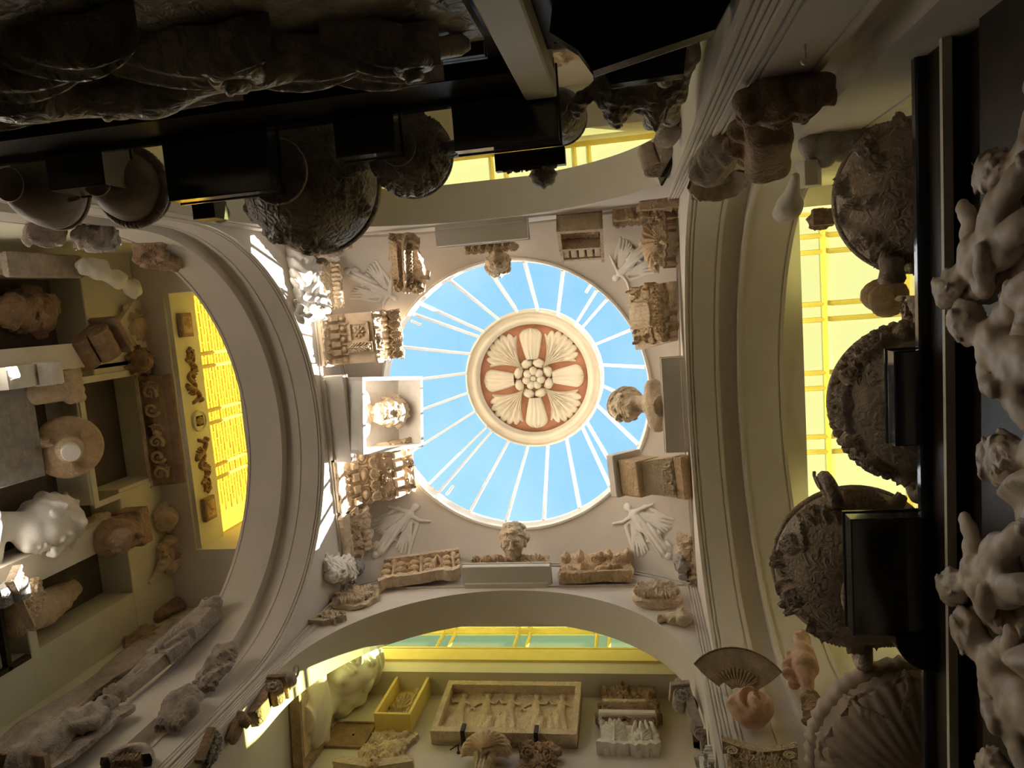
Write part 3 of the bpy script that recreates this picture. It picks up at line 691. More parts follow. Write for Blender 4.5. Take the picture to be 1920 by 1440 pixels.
# ------------------------------------------------------------------ winged Victories on the pendentives
def onsph(px):
    d = ray(*px); c = np.array([CX, CY, ZC]); a = d @ d; b = d @ c; return d * ((b + math.sqrt(b * b - a * (c @ c - RS * RS))) / a)
def victory(head, feet, label, flip=1, seed=0):
    h, f = onsph(head), onsph(feet); L = float(np.linalg.norm(h - f)) / .88; w = np.array([CX, CY, ZC]) - (h + f) / 2; w /= np.linalg.norm(w)
    v = (h - f) / np.linalg.norm(h - f); v -= w * (v @ w); v /= np.linalg.norm(v); u = np.cross(v, w); s = L
    bow = RS - math.sqrt(RS * RS - (s * .45) ** 2)
    t = thing('winged_relief', label, 'relief', frame(f - w * (bow * .5 - .012), u, v, w), 'winged figures on the pendentives'); Z = np.array([1, 1, .45])
    def fig(P):
        q = P / s / Z; x = q.copy(); x[..., 0] = q[..., 0] * flip
        fold = .012 * np.sin(x[..., 0] * 95 + 9 * x[..., 1])
        d = d_cap(x, (0, .78, .0), (.01, .6, 0), .075, .065); d = sm(d, d_cap(x, (.01, .56, 0), (-.03, .30, 0), .085, .10) - fold, .03)
        d = sm(d, d_cap(x, (-.03, .32, 0), (.02, .07, 0), .10, .085) - fold * 1.6, .04); d = sm(d, d_cap(x, (.06, .32, 0), (-.10, .06, 0), .05, .05) - fold, .03)
        d = sm(d, d_chain(x, [(.06, .78, .02), (.19, .80, .03), (.33, .90, .03)], [.035, .028, .02]), .02); d = sm(d, d_chain(x, [(-.06, .78, .02), (-.2, .72, .03), (-.33, .66, .03)], [.035, .028, .02]), .02)
        d = sm(d, d_tor(x, (.37, .93, .0), .05, .012), .01); d = sm(d, d_cap(x, (.0, .05, 0), (.05, -.01, 0), .03), .02); d = sm(d, d_cap(x, (-.06, .05, 0), (-.06, -.01, 0), .03), .02)
        d = np.minimum(d, f_head(x, (0, .83, .0), .16, 'curl', neck=True, seed=seed)); return d * s * .6
    part(t, 'figure', nets(fig, (-.46 * s, -.06 * s, -.05 * s), (.46 * s, 1.06 * s, .09 * s), 88), WHITE, True)
    for g in (-1, 1):
        def wing(P):
            x = P / s / Z; d = 9.
            for k in range(5):
                e = d_cap(x, (g * .07, .74 - .02 * k, -.02), (g * (.40 - .055 * k), .26 - .015 * k + .02 * abs(2 - k), -.02), .03, .022); d = e if k == 0 else np.minimum(d, e)
            return sm(d, d_chain(x, [(g * .06, .74, -.02), (g * .2, .74, -.02), (g * .41, .27, -.02)], [.03, .035, .02]), .02) * s * .6
        part(t, 'wing', nets(wing, (min(0, g * .48 * s), .16 * s, -.05 * s), (max(0, g * .48 * s), .86 * s, .05 * s), 60), WHITE, True)
    part(t, 'orb', lathe([(.0001, -.02), (.05 * s, -.02), (.06 * s, .0), (.045 * s, .02), (.0001, .025)], 18), WHITE, True, Matrix.Translation((-.0, -.05 * s, 0)))
victory((735, 556), (655, 510), 'low white winged figure on the pendentive next to the coffered frieze block', 1, 1)
victory((1157, 518), (1216, 458), 'low white winged figure on the pendentive next to the leafy fan relief', -1, 2)
victory((775, 955), (707, 1036), 'low white winged figure on the pendentive above the tree-patterned panel', 1, 3)
victory((1180, 955), (1250, 1038), 'low white winged figure on the pendentive above the round plaster roundel', -1, 4)
# ------------------------------------------------------------------ the four wall shelves
def wp(side, px, z=7.49, d=0.):
    p = onz(px, z); k = {'front': (1, Y1 - d), 'back': (1, Y0 + d), 'left': (0, X0 + d), 'right': (0, X1 - d)}[side]; p[k[0]] = k[1]; return p
def shelf(side, a, b, d, label):
    A, B = wp(side, a), wp(side, b); w = float(np.linalg.norm(A - B)); t = thing('display_shelf', label, 'shelf', upright((A + B) / 2, side), 'shelves at the foot of the vault')
    part(t, 'board', bbox(-w / 2, w / 2, 0, .08, 0, d, .006), WALL); part(t, 'lip', bbox(-w / 2 - .008, w / 2 + .008, .08, .10, -.0, d + .012, .004), WALL)
    part(t, 'rear_batten', box(-w / 2 + .03, w / 2 - .03, -.035, 0, 0, .05), WALL); return t
shelf('front', (868, 1100), (1033, 1098), .236, 'plain cream shelf under the plaster head that looks upward')
shelf('back', (816, 435), (988, 420), .225, 'plain cream shelf on the wall beside the dark urns')
shelf('left', (597, 708), (605, 868), .26, 'plain cream shelf under the boxed bust by the sunlit wall')
shelf('right', (1275, 670), (1281, 848), .245, 'plain brown-shaded shelf under the smooth-haired bust')
# ------------------------------------------------------------------ front ledge
def W2(a, b, side, z=7.49): return float(np.linalg.norm(wp(side, a, z) - wp(side, b, z)))
w = W2((718, 1096), (862, 1096), 'front'); t = thing('plaster_frieze', 'tan plaster panel of tree trunks and leaves on the ledge beside the shelf', 'relief', stand(wp('front', (790, 1096), d=.05), (792, 1049), .58, 'front'))
def tree(H, w, h):
    for x in (-.36, .0, .42):
        H.line([(x * w, 0), (x * w, h * .5), (x * w, h * .86)], w * .022, .075, w * .03); H.blob(x * w, h * .9, w * .04, h * .1, .08, 0, .6)
        for g in (-1, 1):
            for q in (.18, .45, .72): H.blob(x * w + g * w * .085, h * q, w * .07, h * .10, .085, g * .5, .5); H.blob(x * w + g * w * .15, h * (q - .07), w * .03, h * .05, .08, 0, .6)
    for x in (.14, .28):
        for k in range(3): H.line([((x - .03 + .03 * k) * w, 0), ((x - .01 + .02 * k) * w, h * .5), (.21 * w, h * .88)], w * .012, .08)
part(t, 'carving', carved(lambda H, w, h: tree(H, w, h), w, .49, .02, 100, .01, 1, v0=.04), TAN, True); part(t, 'base_slab', carved(None, w * 1.04, .05, .13, 16, .02, 2), TAN2); part(t, 'top_fillet', bbox(-w / 2, w * .5, .52, .57, 0, .10, .01), TAN2)
w = W2((878, 1062), (1027, 1060), 'front', 7.6); t = thing('frieze_block', 'tan shell and leaf cornice block lying on the shelf below the upturned head', 'relief', upright(wp('front', (952, 1062), 7.60, .05), 'front'))
cornice(t, w, [(.07, .0), (.10, .06), (.17, .23)], [('plain_band', c_bead(14, .012), 20), ('carving', lambda H, w, h: [c_rays(7, .05)(HF(H.U * 0 + 0, H.V), .1, .1) if False else None] + [H.spiral(-w / 2 + w * (i + .5) / 9, h * .35, w / 22, 1.4, w / 120, .05, (-1) ** i) for i in range(6)] + [H.line([(w * .33, h * .05), (w * (.33 + .13 * math.cos(a)), h * (.05 + .85 * math.sin(a)))], w * .008, .05, w * .02) for a in np.linspace(.3, PI - .3, 7)] + [H.leaf(-w * .45 + w * .15 * k, h * .4, h * .5, PI / 2, h * .25, .05, 4) for k in range(5)], 70)], TAN, .015, 5)
B = wp('front', (963, 1034), 7.84, .17)
sculpt('plaster_portrait', 'curly-haired plaster head looking upward beside the skylight rim', 'head', stand(B, (965, 984), .42, 'front'), lambda P: f_head(P, (0, .02, 0), .40, 'curl', pitch=.35, seed=5), (-.21, -.10, -.24), (.21, .44, .26), 64, TAN2)
w = W2((1047, 1095), (1187, 1095), 'front'); t = thing('frieze_block', 'deep-cut tan shell and bird frieze block on the ledge by the roundel', 'relief', stand(wp('front', (1117, 1096), d=.04), (1118, 1041), .66, 'front'))
def shells(H, w, h):
    for x, y, r in ((-.36, .10, .12), (-.06, .34, .13), (.24, .30, .12)):
        for a in np.linspace(.15, PI - .15, 9): H.line([(x * w, y * h), (x * w + r * w * math.cos(a), y * h + r * w * 1.2 * math.sin(a))], w * .006, .085, w * .02)
    for x, y, a in ((-.02, .62, .1), (.10, .16, .15), (.36, .62, -.3)): H.blob(x * w, y * h, w * .12, h * .09, .11, a, .5); H.blob(x * w + .1 * w, y * h + .05 * h, w * .045, h * .06, .12, 0, .5)
    for x in (-.42, -.22, .18, .45): H.blob(x * w, h * .76, w * .06, h * .15, .10, 0, .5); H.blob(x * w, h * .76, w * .03, h * .1, .12, 0, .5)
    for k in range(7): H.blob(-.45 * w + .15 * w * k, h * .05, w * .05, h * .06, .09, .4 * (-1) ** k, .5)
part(t, 'carving', carved(lambda H, w, h: shells(H, w, h), w, .64, .04, 104, .015, 9), TAN, True); part(t, 'base_slab', carved(c_stri(2, .01, False), w * .98, .05, .12, 16, .02, 3), TAN)
for px, s, lb in (((662, 1093), .17, 'small grey carved head in the corner beside the white plaster mask'), ((1281, 1090), .17, 'small grey curly head in the corner by the leafy strip')):
    sculpt('corner_carving', lb, 'head', upright(wp('front', px, 7.49, .14), 'front', .5), lambda P: f_head(P, (0, .02, 0), s * 1.35, 'curl', True, seed=8), (-.14, -.06, -.14), (.14, .27, .15), 44, GREYST, 'heads in the vault corners')
def disc(side, px, r, label, m, petals, rag, seed, th=.07):
    t = thing('roundel', label, 'roundel', upright(onw(px, side), side)); 
    part(t, 'disc', lathe([(r * .96, 0), (r, .015), (r, th * .8), (r * .93, th), (r * .86, th * .8), (.0001, th * .8)], 56, lambda q, z, i: rag * math.sin(5 * q + seed) * r + rag * .6 * math.sin(11 * q + 2 * seed) * r if 0 < i < .7 else 0), m)
    part(t, 'rosette', xf(carved(lambda H, w, h: [H.leaf(0, h / 2, r * .86, 2 * PI * k / petals, r * .26, .075, 5) for k in range(petals)] + [H.blob(0, h / 2, r * .2, r * .2, .1)], r * 1.7, r * 1.7, .0, 62, back=-.01), Matrix.Translation((0, -r * .85, th * .8))), m, True)
disc('front', (667, 1127), .255, 'irregular plaster rosette on the spandrel near the pointed slab fragment', TAN2, 6, .06, 1)
disc('front', (1232, 1125), .25, 'neat round plaster rosette on the spandrel near the grotesque mask', TAN2, 8, .0, 2, .10)
t = thing('slab_fragment', 'small broken plaster slab with a pointed end on the spandrel', 'fragment', upright(onw((607, 1172), 'front'), 'front', 0., 0.))
part(t, 'slab', prism([(-.20, .0), (.02, -.03), (.21, .10), (.17, .17), (.06, .15), (.0, .22), (-.08, .20)], 0, .06), TAN2); part(t, 'broken_face', carved(c_fol(4, 7, .03), .24, .14, .065, 24, .03, 4, v0=.03), TAN2, True, Matrix.Translation((.05, 0, 0)))
sculpt('grotesque_mask', 'small tan grotesque mask fragment at the end of the spandrel', 'mask', upright(onw((1282, 1177), 'front'), 'front'), lambda P: sm(f_head(P, (0, .0, .03), .24, 'curl', True, seed=12, neck=False), d_cap(P, (-.02, .08, .05), (-.20, .12, .03), .06, .035) - .012 * nse(P, 60, 3), .04), (-.27, -.10, -.12), (.16, .28, .20), 56, TAN2)
# ------------------------------------------------------------------ left ledge (in the sun)
w = W2((600, 592), (604, 690), 'left'); t = thing('entablature_block', 'tan entablature block with a coffered rosette, in the sun by the skylight', 'relief', upright(wp('left', (601, 641)), 'left'))
cornice(t, w, [(.06, .0), (.07, .12), (.12, .28), (.20, .36), (.52, .39), (.56, .52), (.60, .64), (.74, .74)], [('frieze_leaves', c_fol(2, 20, .03), 46), ('dentil', 6), ('egg', 5), ('coffer', -.12), ('foliage', c_fol(7, 22, .05), 52), ('bead_band', c_bead(9, .03), 40), ('crown_leaves', c_acan(5, .06), 60)], CRISP, .012, 3)
w = W2((629, 852), (640, 965), 'left'); t = thing('entablature_block', 'tan entablature block with a row of large eggs, in the sun by the boxed bust', 'relief', upright(wp('left', (633, 908)), 'left'))
cornice(t, w, [(.05, .0), (.06, .16), (.10, .26), (.16, .36), (.26, .44), (.36, .52), (.50, .60), (.58, .72), (.70, .84)], [('plain_band', c_stri(2, .012, False), 12), ('rough_band', c_fol(8, 16, .04), 40), ('dentil', 5), ('egg', 3), ('acanthus_band', c_acan(5, .05), 56), ('foliage', c_fol(10, 20, .06), 52), ('dentil', 6), ('crown_leaves', c_fol(11, 18, .06), 52)], CRISP, .015, 6)
w = W2((622, 970), (642, 1056), 'left'); t = thing('moulding_fragment', 'tall tan moulding fragment with leaf bands standing by the white mask', 'relief', upright(wp('left', (634, 1012)), 'left'))
cornice(t, w, [(.04, .0), (.08, .16), (.16, .26), (.22, .42)], [('cap', c_stri(2, .02, False), 14), ('leaf_band', c_fol(21, 14, .04), 42), ('twist_band', c_bead(8, .03), 36)], TAN2, .02, 8)
w = W2((590, 492), (594, 580), 'left'); t = thing('moulding_fragment', 'tan moulding fragment with a hollow channel, beside the white acanthus lump', 'relief', upright(wp('left', (592, 536)), 'left'))
cornice(t, w, [(.04, .0), (.10, .10), (.14, .22), (.26, .26)], [('leaf_band', c_fol(31, 12, .03), 36), ('channel', c_stri(1, -.01, False), 12), ('bead_band', c_bead(10, .03), 36)], TAN2, .02, 18)
t = thing('boxed_bust', 'white open box holding a bearded bust, leaning out over the skylight', 'bust', stand(wp('left', (648, 778), 7.60, .14), (757, 770), 1.02, 'left'))
bw_, bh = .86, .98
for nm, g in (('side_board', box(-bw_ / 2, -bw_ / 2 + .04, 0, bh, -.02, .36)), ('side_board', box(bw_ / 2 - .04, bw_ / 2, 0, bh, -.02, .36)), ('top_board', box(-bw_ / 2, bw_ / 2, bh - .04, bh, -.02, .36)), ('bottom_board', box(-bw_ / 2, bw_ / 2, 0, .04, -.02, .36)), ('back_board', box(-bw_ / 2, bw_ / 2, 0, bh, -.04, -.01))): part(t, nm, g, WHITE)
part(t, 'bust', nets(lambda P: f_bust(P - np.array([.0, .06, .12]), .47, 'curl', True, seed=6), (-.38, .05, -.1), (.38, .92, .44), 70), TAN2, True)
t = thing('picture_ring', 'tiny dark iron ring at the top edge of the white box', 'ring', stand(wp('left', (648, 778), 7.60, .14), (757, 770), 1.02, 'left') @ Matrix.Translation((0, 1.0, .2)))
part(t, 'ring', tube([(.03 * math.cos(a), .03 + .03 * math.sin(a), 0) for a in np.linspace(0, 2 * PI, 13)[:-1]], .005, 6, True), IRON, True); part(t, 'screw', tube([(0, -.015, 0), (0, .01, 0)], .008, 6), IRON)
def leafy(s, seed, holes=True):
    def f(P):
        d = d_ell(P, (0, 0, .06 * s), (.30 * s, .16 * s, .13 * s)); d = sm(d, d_ell(P, (.2 * s, .02 * s, .12 * s), (.16 * s, .2 * s, .08 * s)), .05); d = sm(d, d_ell(P, (-.24 * s, -.03 * s, .08 * s), (.13 * s, .13 * s, .1 * s)), .05)
        d = d - .035 * s * nse(P, 34 / s, seed, 2) - .02 * s * np.sin(P[..., 0] * 60 / s + 5 * np.sin(P[..., 1] * 20 / s))
        if holes:
            rs = np.random.RandomState(seed)
            for _ in range(9): d = ssub(d, d_sph(P, (rs.uniform(-.28, .28) * s, rs.uniform(-.12, .12) * s, rs.uniform(.12, .2) * s), .025 * s), .012 * s)
        return d
    return f
sculpt('acanthus_lump', 'white plaster acanthus lump with drilled holes on the sunlit spandrel', 'fragment', upright(onw((558, 530), 'left'), 'left', .15), leafy(1.12, 4), (-.5, -.32, -.06), (.5, .32, .36), 78, WHITE)
sculpt('white_mask', 'half-sunlit white plaster mask with drilled holes in the corner', 'mask', upright(wp('left', (626, 1068), 7.26, .0), 'left', .2, .3), lambda P: sm(leafy(.72, 9)(P @ rotm('z', .9)), f_head(P, (.02, -.18, .06), .30, 'curl', True, seed=4, neck=False), .05), (-.34, -.36, -.08), (.34, .36, .36), 74, WHITE)
sculpt('corner_carving', 'small grey head in the corner between the two tan strips', 'head', upright(wp('left', (602, 475), 7.52, .16), 'left', .5), lambda P: f_head(P, (0, .02, 0), .23, 'curl', True, seed=18), (-.14, -.06, -.14), (.14, .27, .15), 44, STONE, 'heads in the vault corners')
t = thing('moulding_strip', 'long narrow tan leaf strip on the ledge below the dark urn', 'relief', upright(wp('back', (610, 452), 7.49, .02), 'back', .25)); w = W2((572, 452), (652, 452), 'back')
part(t, 'carving', carved(c_roll(5, .04), w, .18, .06, 60, .02, 4), TAN, True); part(t, 'base_slab', bbox(-w / 2, w / 2, -.03, .01, 0, .1, .006), TAN2)
# ------------------------------------------------------------------ back ledge
w = W2((735, 446), (793, 440), 'back'); t = thing('moulding_fragment', 'tan carved moulding chunk with leaf bands hanging near the long brown shelf', 'relief', stand(wp('back', (762, 444), 7.49, .06), (766, 524), .80, 'back'))
part(t, 'leaf_band', carved(lambda H, w, h: [c_acan(1, .07)(HF(H.U, H.V), w, h)] + [H.leaf(-w * .2, h * .08 * k, h * .16, .9, w * .12, .07, 3) for k in range(1, 11)] + [H.leaf(w * .25, h * .08 * k, h * .16, 2.2, w * .12, .07, 3) for k in range(1, 11)] + [H.line([(w * .03, 0), (w * .06, h)], w * .07, .09)], w, .78, .10, 70, .03, 12), TAN, True)
part(t, 'end_leaf', carved(c_acan(3, .04), w, .12, .16, 40, .02, 5, v0=.70), TAN, True)
t = thing('frieze_block', 'tan leaf cornice block hanging over the rim under the small shaded head', 'relief', upright(wp('back', (912, 460), 7.60, .04), 'back')); w = W2((860, 470), (962, 462), 'back', 7.6)
cornice(t, w, [(.10, .0), (.16, .08), (.24, .22)], [('plain_band', c_bead(12, .015), 30), ('carving', c_acan(7, .05), 70)], TAN, .02, 31)
B = wp('back', (932, 488), 7.83, .24)
sculpt('plaster_portrait', 'shaded curly plaster head seen from under the chin at the skylight rim', 'head', stand(B, (936, 512), .36, 'back'), lambda P: f_head(P, (0, .02, 0), .34, 'curl', pitch=.2, seed=25), (-.18, -.10, -.2), (.18, .38, .22), 60, TAN2)
w = W2((1044, 418), (1130, 410), 'back'); t = thing('framed_fragment', 'small boxed cornice fragment with a toothed edge, near the leafy corner', 'relief', stand(wp('back', (1087, 416), 7.49, .02), (1092, 468), .62, 'back'))
for g in (box(-w / 2, -w / 2 + .035, 0, .60, 0, .2), box(w / 2 - .035, w / 2, 0, .60, 0, .2), box(-w / 2, w / 2, .0, .04, 0, .22), box(-w / 2, w / 2, .57, .60, 0, .16)): part(t, 'frame_board', g, TAN2)
part(t, 'back_board', box(-w / 2, w / 2, 0, .6, -.02, .01), BROWN); part(t, 'fluting', carved(c_stri(6, .03, False), w * .7, .26, .06, 40, .02, 1, v0=.05), TAN, True, Matrix.Translation((.03, 0, 0))); part(t, 'scroll', carved(lambda H, w, h: H.spiral(0, h * .6, w * .35, 1.5, w * .09, .05), .1, .26, .09, 24, 0, 1, v0=.05), TAN2, True, Matrix.Translation((-w * .3, 0, 0)))
g = w * .9 / 5; me = meshdata('tooth', bbox(-g * .38, g * .38, .36, .52, .02, .18, .012), TAN2)
for k in range(5): link('tooth', me, t, Matrix.Translation((-w * .45 + g * (k + .5), 0, 0)))
part(t, 'ledge', box(-w / 2, w / 2, .33, .36, 0, .2), TAN2)
t = thing('moulding_strip', 'broken tan leaf strip on the back ledge beside the boxed fragment', 'relief', upright(wp('back', (1195, 402), 7.49, .02), 'back', .35)); w = W2((1148, 402), (1240, 395), 'back')
part(t, 'carving', carved(c_acan(7, .05), w, .26, .06, 64, .03, 14), TAN2, True); part(t, 'base_slab', carved(None, w * .95, .04, .12, 14, .02, 2), TAN)
t = thing('moulding_strip', 'short tan rubble strip in the corner by the dark moulded bracket', 'relief', upright(onw((1238, 374), 'back'), 'back', .1)); 
part(t, 'carving', carved(c_fol(44, 12, .04), .36, .16, .06, 40, .03, 15), TAN2, True); part(t, 'base_slab', bbox(-.17, .2, -.03, .0, 0, .09, .006), TAN)
# ------------------------------------------------------------------ right ledge
w = W2((1268, 398), (1268, 505), 'right'); t = thing('leaf_relief', 'fan-edged tan leaf relief with a rope of foliage in the corner', 'relief', stand(wp('right', (1267, 450), 7.49, .02), (1214, 446), .55, 'right'))
part(t, 'leaf_fan', xf(acanth(.52, math.radians(62), .07, 11, (80, 26), False), Matrix.Translation((0, .02, .06))), TAN, True); part(t, 'foliage_rope', carved(c_fol(15, 18, .06), w, .22, .12, 54, .03, 3), TAN2, True)
part(t, 'base_slab', carved(None, w, .05, .14, 12, .02, 3), BROWN)
w = W2((1266, 528), (1270, 640), 'right'); t = thing('entablature_block', 'tan block with a broad smooth scroll between leaf ends, above the brown shelf', 'relief', stand(wp('right', (1268, 583), 7.49, .02), (1196, 592), .74, 'right'))
part(t, 'core', prism([(-w * .62, .70), (-w / 2, .08), (w / 2, .02), (w / 2, .72)], 0, .10), TAN2)
part(t, 'scroll_face', carved(lambda H, w, h: [H.line([(-w * .22, h * .12), (-w * .24, h * .9)], w * .03, .07), H.line([(w * .22, h * .12), (w * .24, h * .9)], w * .03, .07), H.line([(-w * .22, h * .12), (0, h * .05), (w * .22, h * .12)], w * .03, .07)] + [H.line([(-w * .15 + w * .06 * k, h * .15), (-w * .15 + w * .06 * k, h)], w * .03, .03) for k in range(6)], w * .9, .46, .12, 50, .01, 3, v0=.24), TAN2, True)
part(t, 'slant_leaves', carved(lambda H, w, h: [H.leaf(-w / 2 + w * .11 * k, h * .1, h * 1.2, .9, h * .3, .05, 3) for k in range(9)], w * .95, .16, .14, 56, .02, 6, v0=.06), TAN, True)
for sg in (-1, 1): part(t, 'leaf_end', carved(c_fol(9 + sg, 9, .05), w * .22, .34, .14, 34, .02, 7, v0=.32), TAN, True, Matrix.Translation((sg * w * .38, 0, 0)))
t = thing('plaster_bust', 'smooth-haired plaster bust leaning out over the skylight from the brown shelf', 'bust', stand(wp('right', (1234, 762), 7.60, .24), (1152, 762), .82, 'right'))
part(t, 'bust', nets(lambda P: f_bust(P, .47, 'smooth', False, -.5, False, 5), (-.38, -.02, -.26), (.38, .86, .3), 76), TAN2, True); part(t, 'socle', lathe([(.12, -.0), (.13, .02), (.10, .05)], 24), TAN2, True, Matrix.Rotation(-PI / 2, 4, 'X'))
w = W2((1283, 855), (1287, 933), 'right'); t = thing('capital_bracket', 'tan plaster capital bracket with a square end block, under the rim', 'bracket', stand(wp('right', (1284, 893), 7.49, .0), (1190, 882), .86, 'right'))
part(t, 'foot', bbox(-w / 2, w / 2, -.02, .10, -.02, .14, .01), TAN); part(t, 'bell', loft([[(-a, y, .02), (a, y, .02), (a, y, .02 + b), (-a, y, .02 + b)] for y, a, b in ((.10, w * .48, .12), (.34, w * .42, .2), (.44, w * .40, .26))]), TAN2)
part(t, 'leaf_carving', carved(c_acan(3, .04), w * .8, .30, .16, 44, .01, 2, v0=.11), TAN2, True); part(t, 'abacus', bbox(-w * .46, w * .42, .44, .74, .0, .34, .012), TAN); part(t, 'crown', bbox(-w * .5, w * .56, .74, .86, -.02, .40, .012), WALL)
part(t, 'egg_row', carved(c_bead(8, .03), w * .8, .09, .34, 34, 0, 1, v0=.755), TAN2, True)
t = thing('leaf_strip', 'narrow upright tan leaf strip against the dark arch edge', 'relief', stand(wp('right', (1297, 1050), 7.49, .0), (1284, 1046), .30, 'right')); w = W2((1290, 1008), (1300, 1092), 'right')
part(t, 'carving', carved(c_acan(4, .05), w, .30, .05, 50, .03, 3), TAN2, True); part(t, 'backing', bbox(-w * .5, w * .5, 0, .26, -.01, .03, .008), TAN)
# ------------------------------------------------------------------ left aisle: recessed far wall behind a pale green frame
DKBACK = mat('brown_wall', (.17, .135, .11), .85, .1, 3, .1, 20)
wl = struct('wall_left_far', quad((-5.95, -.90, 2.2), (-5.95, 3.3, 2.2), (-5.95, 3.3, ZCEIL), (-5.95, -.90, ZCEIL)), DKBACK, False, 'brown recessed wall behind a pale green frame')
struct('ceiling_left_recess', box(-5.95, -5.57, -.9, 3.3, ZCEIL, ZCEIL + .03), GREENW)
for nm, a in (('panel', (-.9, .47, 6.64, 7.43)), ('pilaster', (.05, .30, 4.0, 6.64)), ('rail', (.30, 1.72, 6.35, 6.44)), ('rail', (.47, 1.70, 7.37, 7.43)), ('panel', (1.66, 3.3, 6.75, 7.43)), ('pilaster', (1.93, 2.20, 4.0, 6.75)), ('panel', (2.82, 3.3, 4.0, 6.75)), ('rail', (2.2, 2.82, 5.38, 5.48)), ('added_dark_dado', (-.9, 3.3, 2.2, 4.0)), ('stile', (-.9, -.62, 4.0, 6.64)), ('stile', (.30, .34, 6.44, 7.37))):
    y0, y1, z0, z1 = a; part(wl, nm, bbox(-5.95 if nm != 'pilaster' else -5.9, -5.57 + (.05 if nm == 'pilaster' else 0), y0, y1, z0, z1, .008), DKWOOD if nm == 'added_dark_dado' else CREAM if nm == 'pilaster' else GREENW)  # the unseen dark bottom band is added to soak up the sun patch's bounce
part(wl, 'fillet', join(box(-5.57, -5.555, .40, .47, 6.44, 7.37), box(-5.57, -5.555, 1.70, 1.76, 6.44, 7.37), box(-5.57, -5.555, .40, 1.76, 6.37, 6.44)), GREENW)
LX = -5.57
def onl(px, d=0.): return atx(px[0], px[1], LX + d)
UL = (0, 1, 0)
# diamond lion shield
t = thing('lion_shield', 'pale diamond plaster slab with a lion mask on the green panel', 'relief', upright(onl((222, 612)), 'left'))
part(t, 'slab', prism([(-.05, -.05), (.28, .22), (.24, .48), (.0, .58), (-.24, .46), (-.30, .24)], 0, .07), GREENW); part(t, 'lion_mask', carved(c_face(.07), .46, .46, .06, 70, 0, 3, v0=.04, back=.05), TAN2, True)
for px, lb, m, s, sd_ in (((242, 680), 'brown beast head with a dark eye hole on the green panel', BROWN, .36, 3), ((292, 975), 'tan lion mask with a mane on the green panel near the ceiling', TAN2, .36, 4)):
    def beast(P, s=s, sd_=sd_):
        d = d_ell(P, (0, .22 * s, .25 * s), (.34 * s, .36 * s, .34 * s)); d = sm(d, d_ell(P, (.0, .05 * s, .52 * s), (.2 * s, .16 * s, .24 * s)), .06 * s); d = sm(d, d_ell(P, (0, .3 * s, .12 * s), (.46 * s, .48 * s, .2 * s)) - .06 * s * nse(P, 24 / s, sd_), .05 * s)
        for g in (-1, 1): d = ssub(d, d_sph(P, (g * .15 * s, .25 * s, .56 * s), .085 * s), .03 * s); d = sm(d, d_sph(P, (g * .33 * s, .52 * s, .2 * s), .1 * s), .03 * s)
        return ssub(d, d_cap(P, (-.12 * s, -.04 * s, .72 * s), (.12 * s, -.04 * s, .72 * s), .04 * s), .02 * s)
    sculpt('lion_mask', lb, 'mask', upright(onl(px), 'left', .1), beast, (-.55 * s, -.35 * s, -.02), (.55 * s, .9 * s, .85 * s), 56, m)
def volute(t, w, r, m, L=.5):
    """scroll console: profile extruded along x, two rolls and a curved back"""
    pts = []
    for a in np.linspace(-.5 * PI, 1.3 * PI, 22): pts.append((r * math.cos(a) + r * 1.02, L - r + r * math.sin(a)))
    s = [(z, y) for z, y in pts]
    poly = [(0, 0), (r * .7, .02)] + [(r * .9 + r * .15 * math.sin(PI * k / 6), .04 + (L - 2 * r) * k / 6) for k in range(1, 7)] + [(r + r * math.cos(a), L - r + r * math.sin(a)) for a in np.linspace(-.45 * PI, .5 * PI, 12)] + [(0, L)]
    part(t, 'scroll_body', loft([[(x, y, z) for z, y in poly] for x in (-w / 2, w / 2)]), m)
    for g in (-1, 1):
        sp = [((1 - .8 * k / 30) * r * .86 * math.cos(k * .42) + r, L - r + (1 - .8 * k / 30) * r * .86 * math.sin(k * .42)) for k in range(31)]
        part(t, 'volute', tube([(g * w / 2, y, z) for z, y in sp], r * .09, 6), m, True)
    part(t, 'leaf', carved(c_acan(1, .03), w * .7, L * .6, .0, 30, 0, 1, back=-.01), m, True, Matrix.Translation((0, .03, r * .82)))
t = thing('scroll_console', 'brown stone console with a spiral volute beside the lion shield', 'bracket', stand(onl((140, 672), .0), (180, 634), .48, 'left', .8)); volute(t, .40, .17, BROWN, .50)
part(t, 'abacus', bbox(-.26, .26, .50, .56, -.01, .40, .01), BROWN)
t = thing('scroll_console', 'sunlit white scroll console on the pilaster at the left edge', 'bracket', stand(onl((-10, 712), .05), (76, 700), .62, 'left')); volute(t, .2, .14, WHITE, .62)
t = thing('scroll_console', 'pale scroll console with engraved ends beside the white bust', 'bracket', stand(onl((60, 1052), -.28), (128, 1018), .52, 'left')); volute(t, .2, .12, TAN2, .52)
def paw(P):
    d = d_cap(P, (0, -.1, .05), (0, .18, .14), .11, .13)
    for k in range(4): d = sm(d, d_cap(P, ((k - 1.5) * .075, .16, .2), ((k - 1.5) * .08, .26, .25), .055, .05), .025)
    return d
for px, lb in (((70, 735), 'tan carved lion paw fragment beside the sunlit console'), ((128, 1000), 'tan carved lion paw fragment beside the white bust')):
    sculpt('lion_paw', lb, 'fragment', stand(onl(px, -.1 if px[1] < 900 else -.3), (px[0] + 50, px[1] - 14), .44, 'left'), paw, (-.25, -.22, -.1), (.25, .36, .34), 46, TAN2)
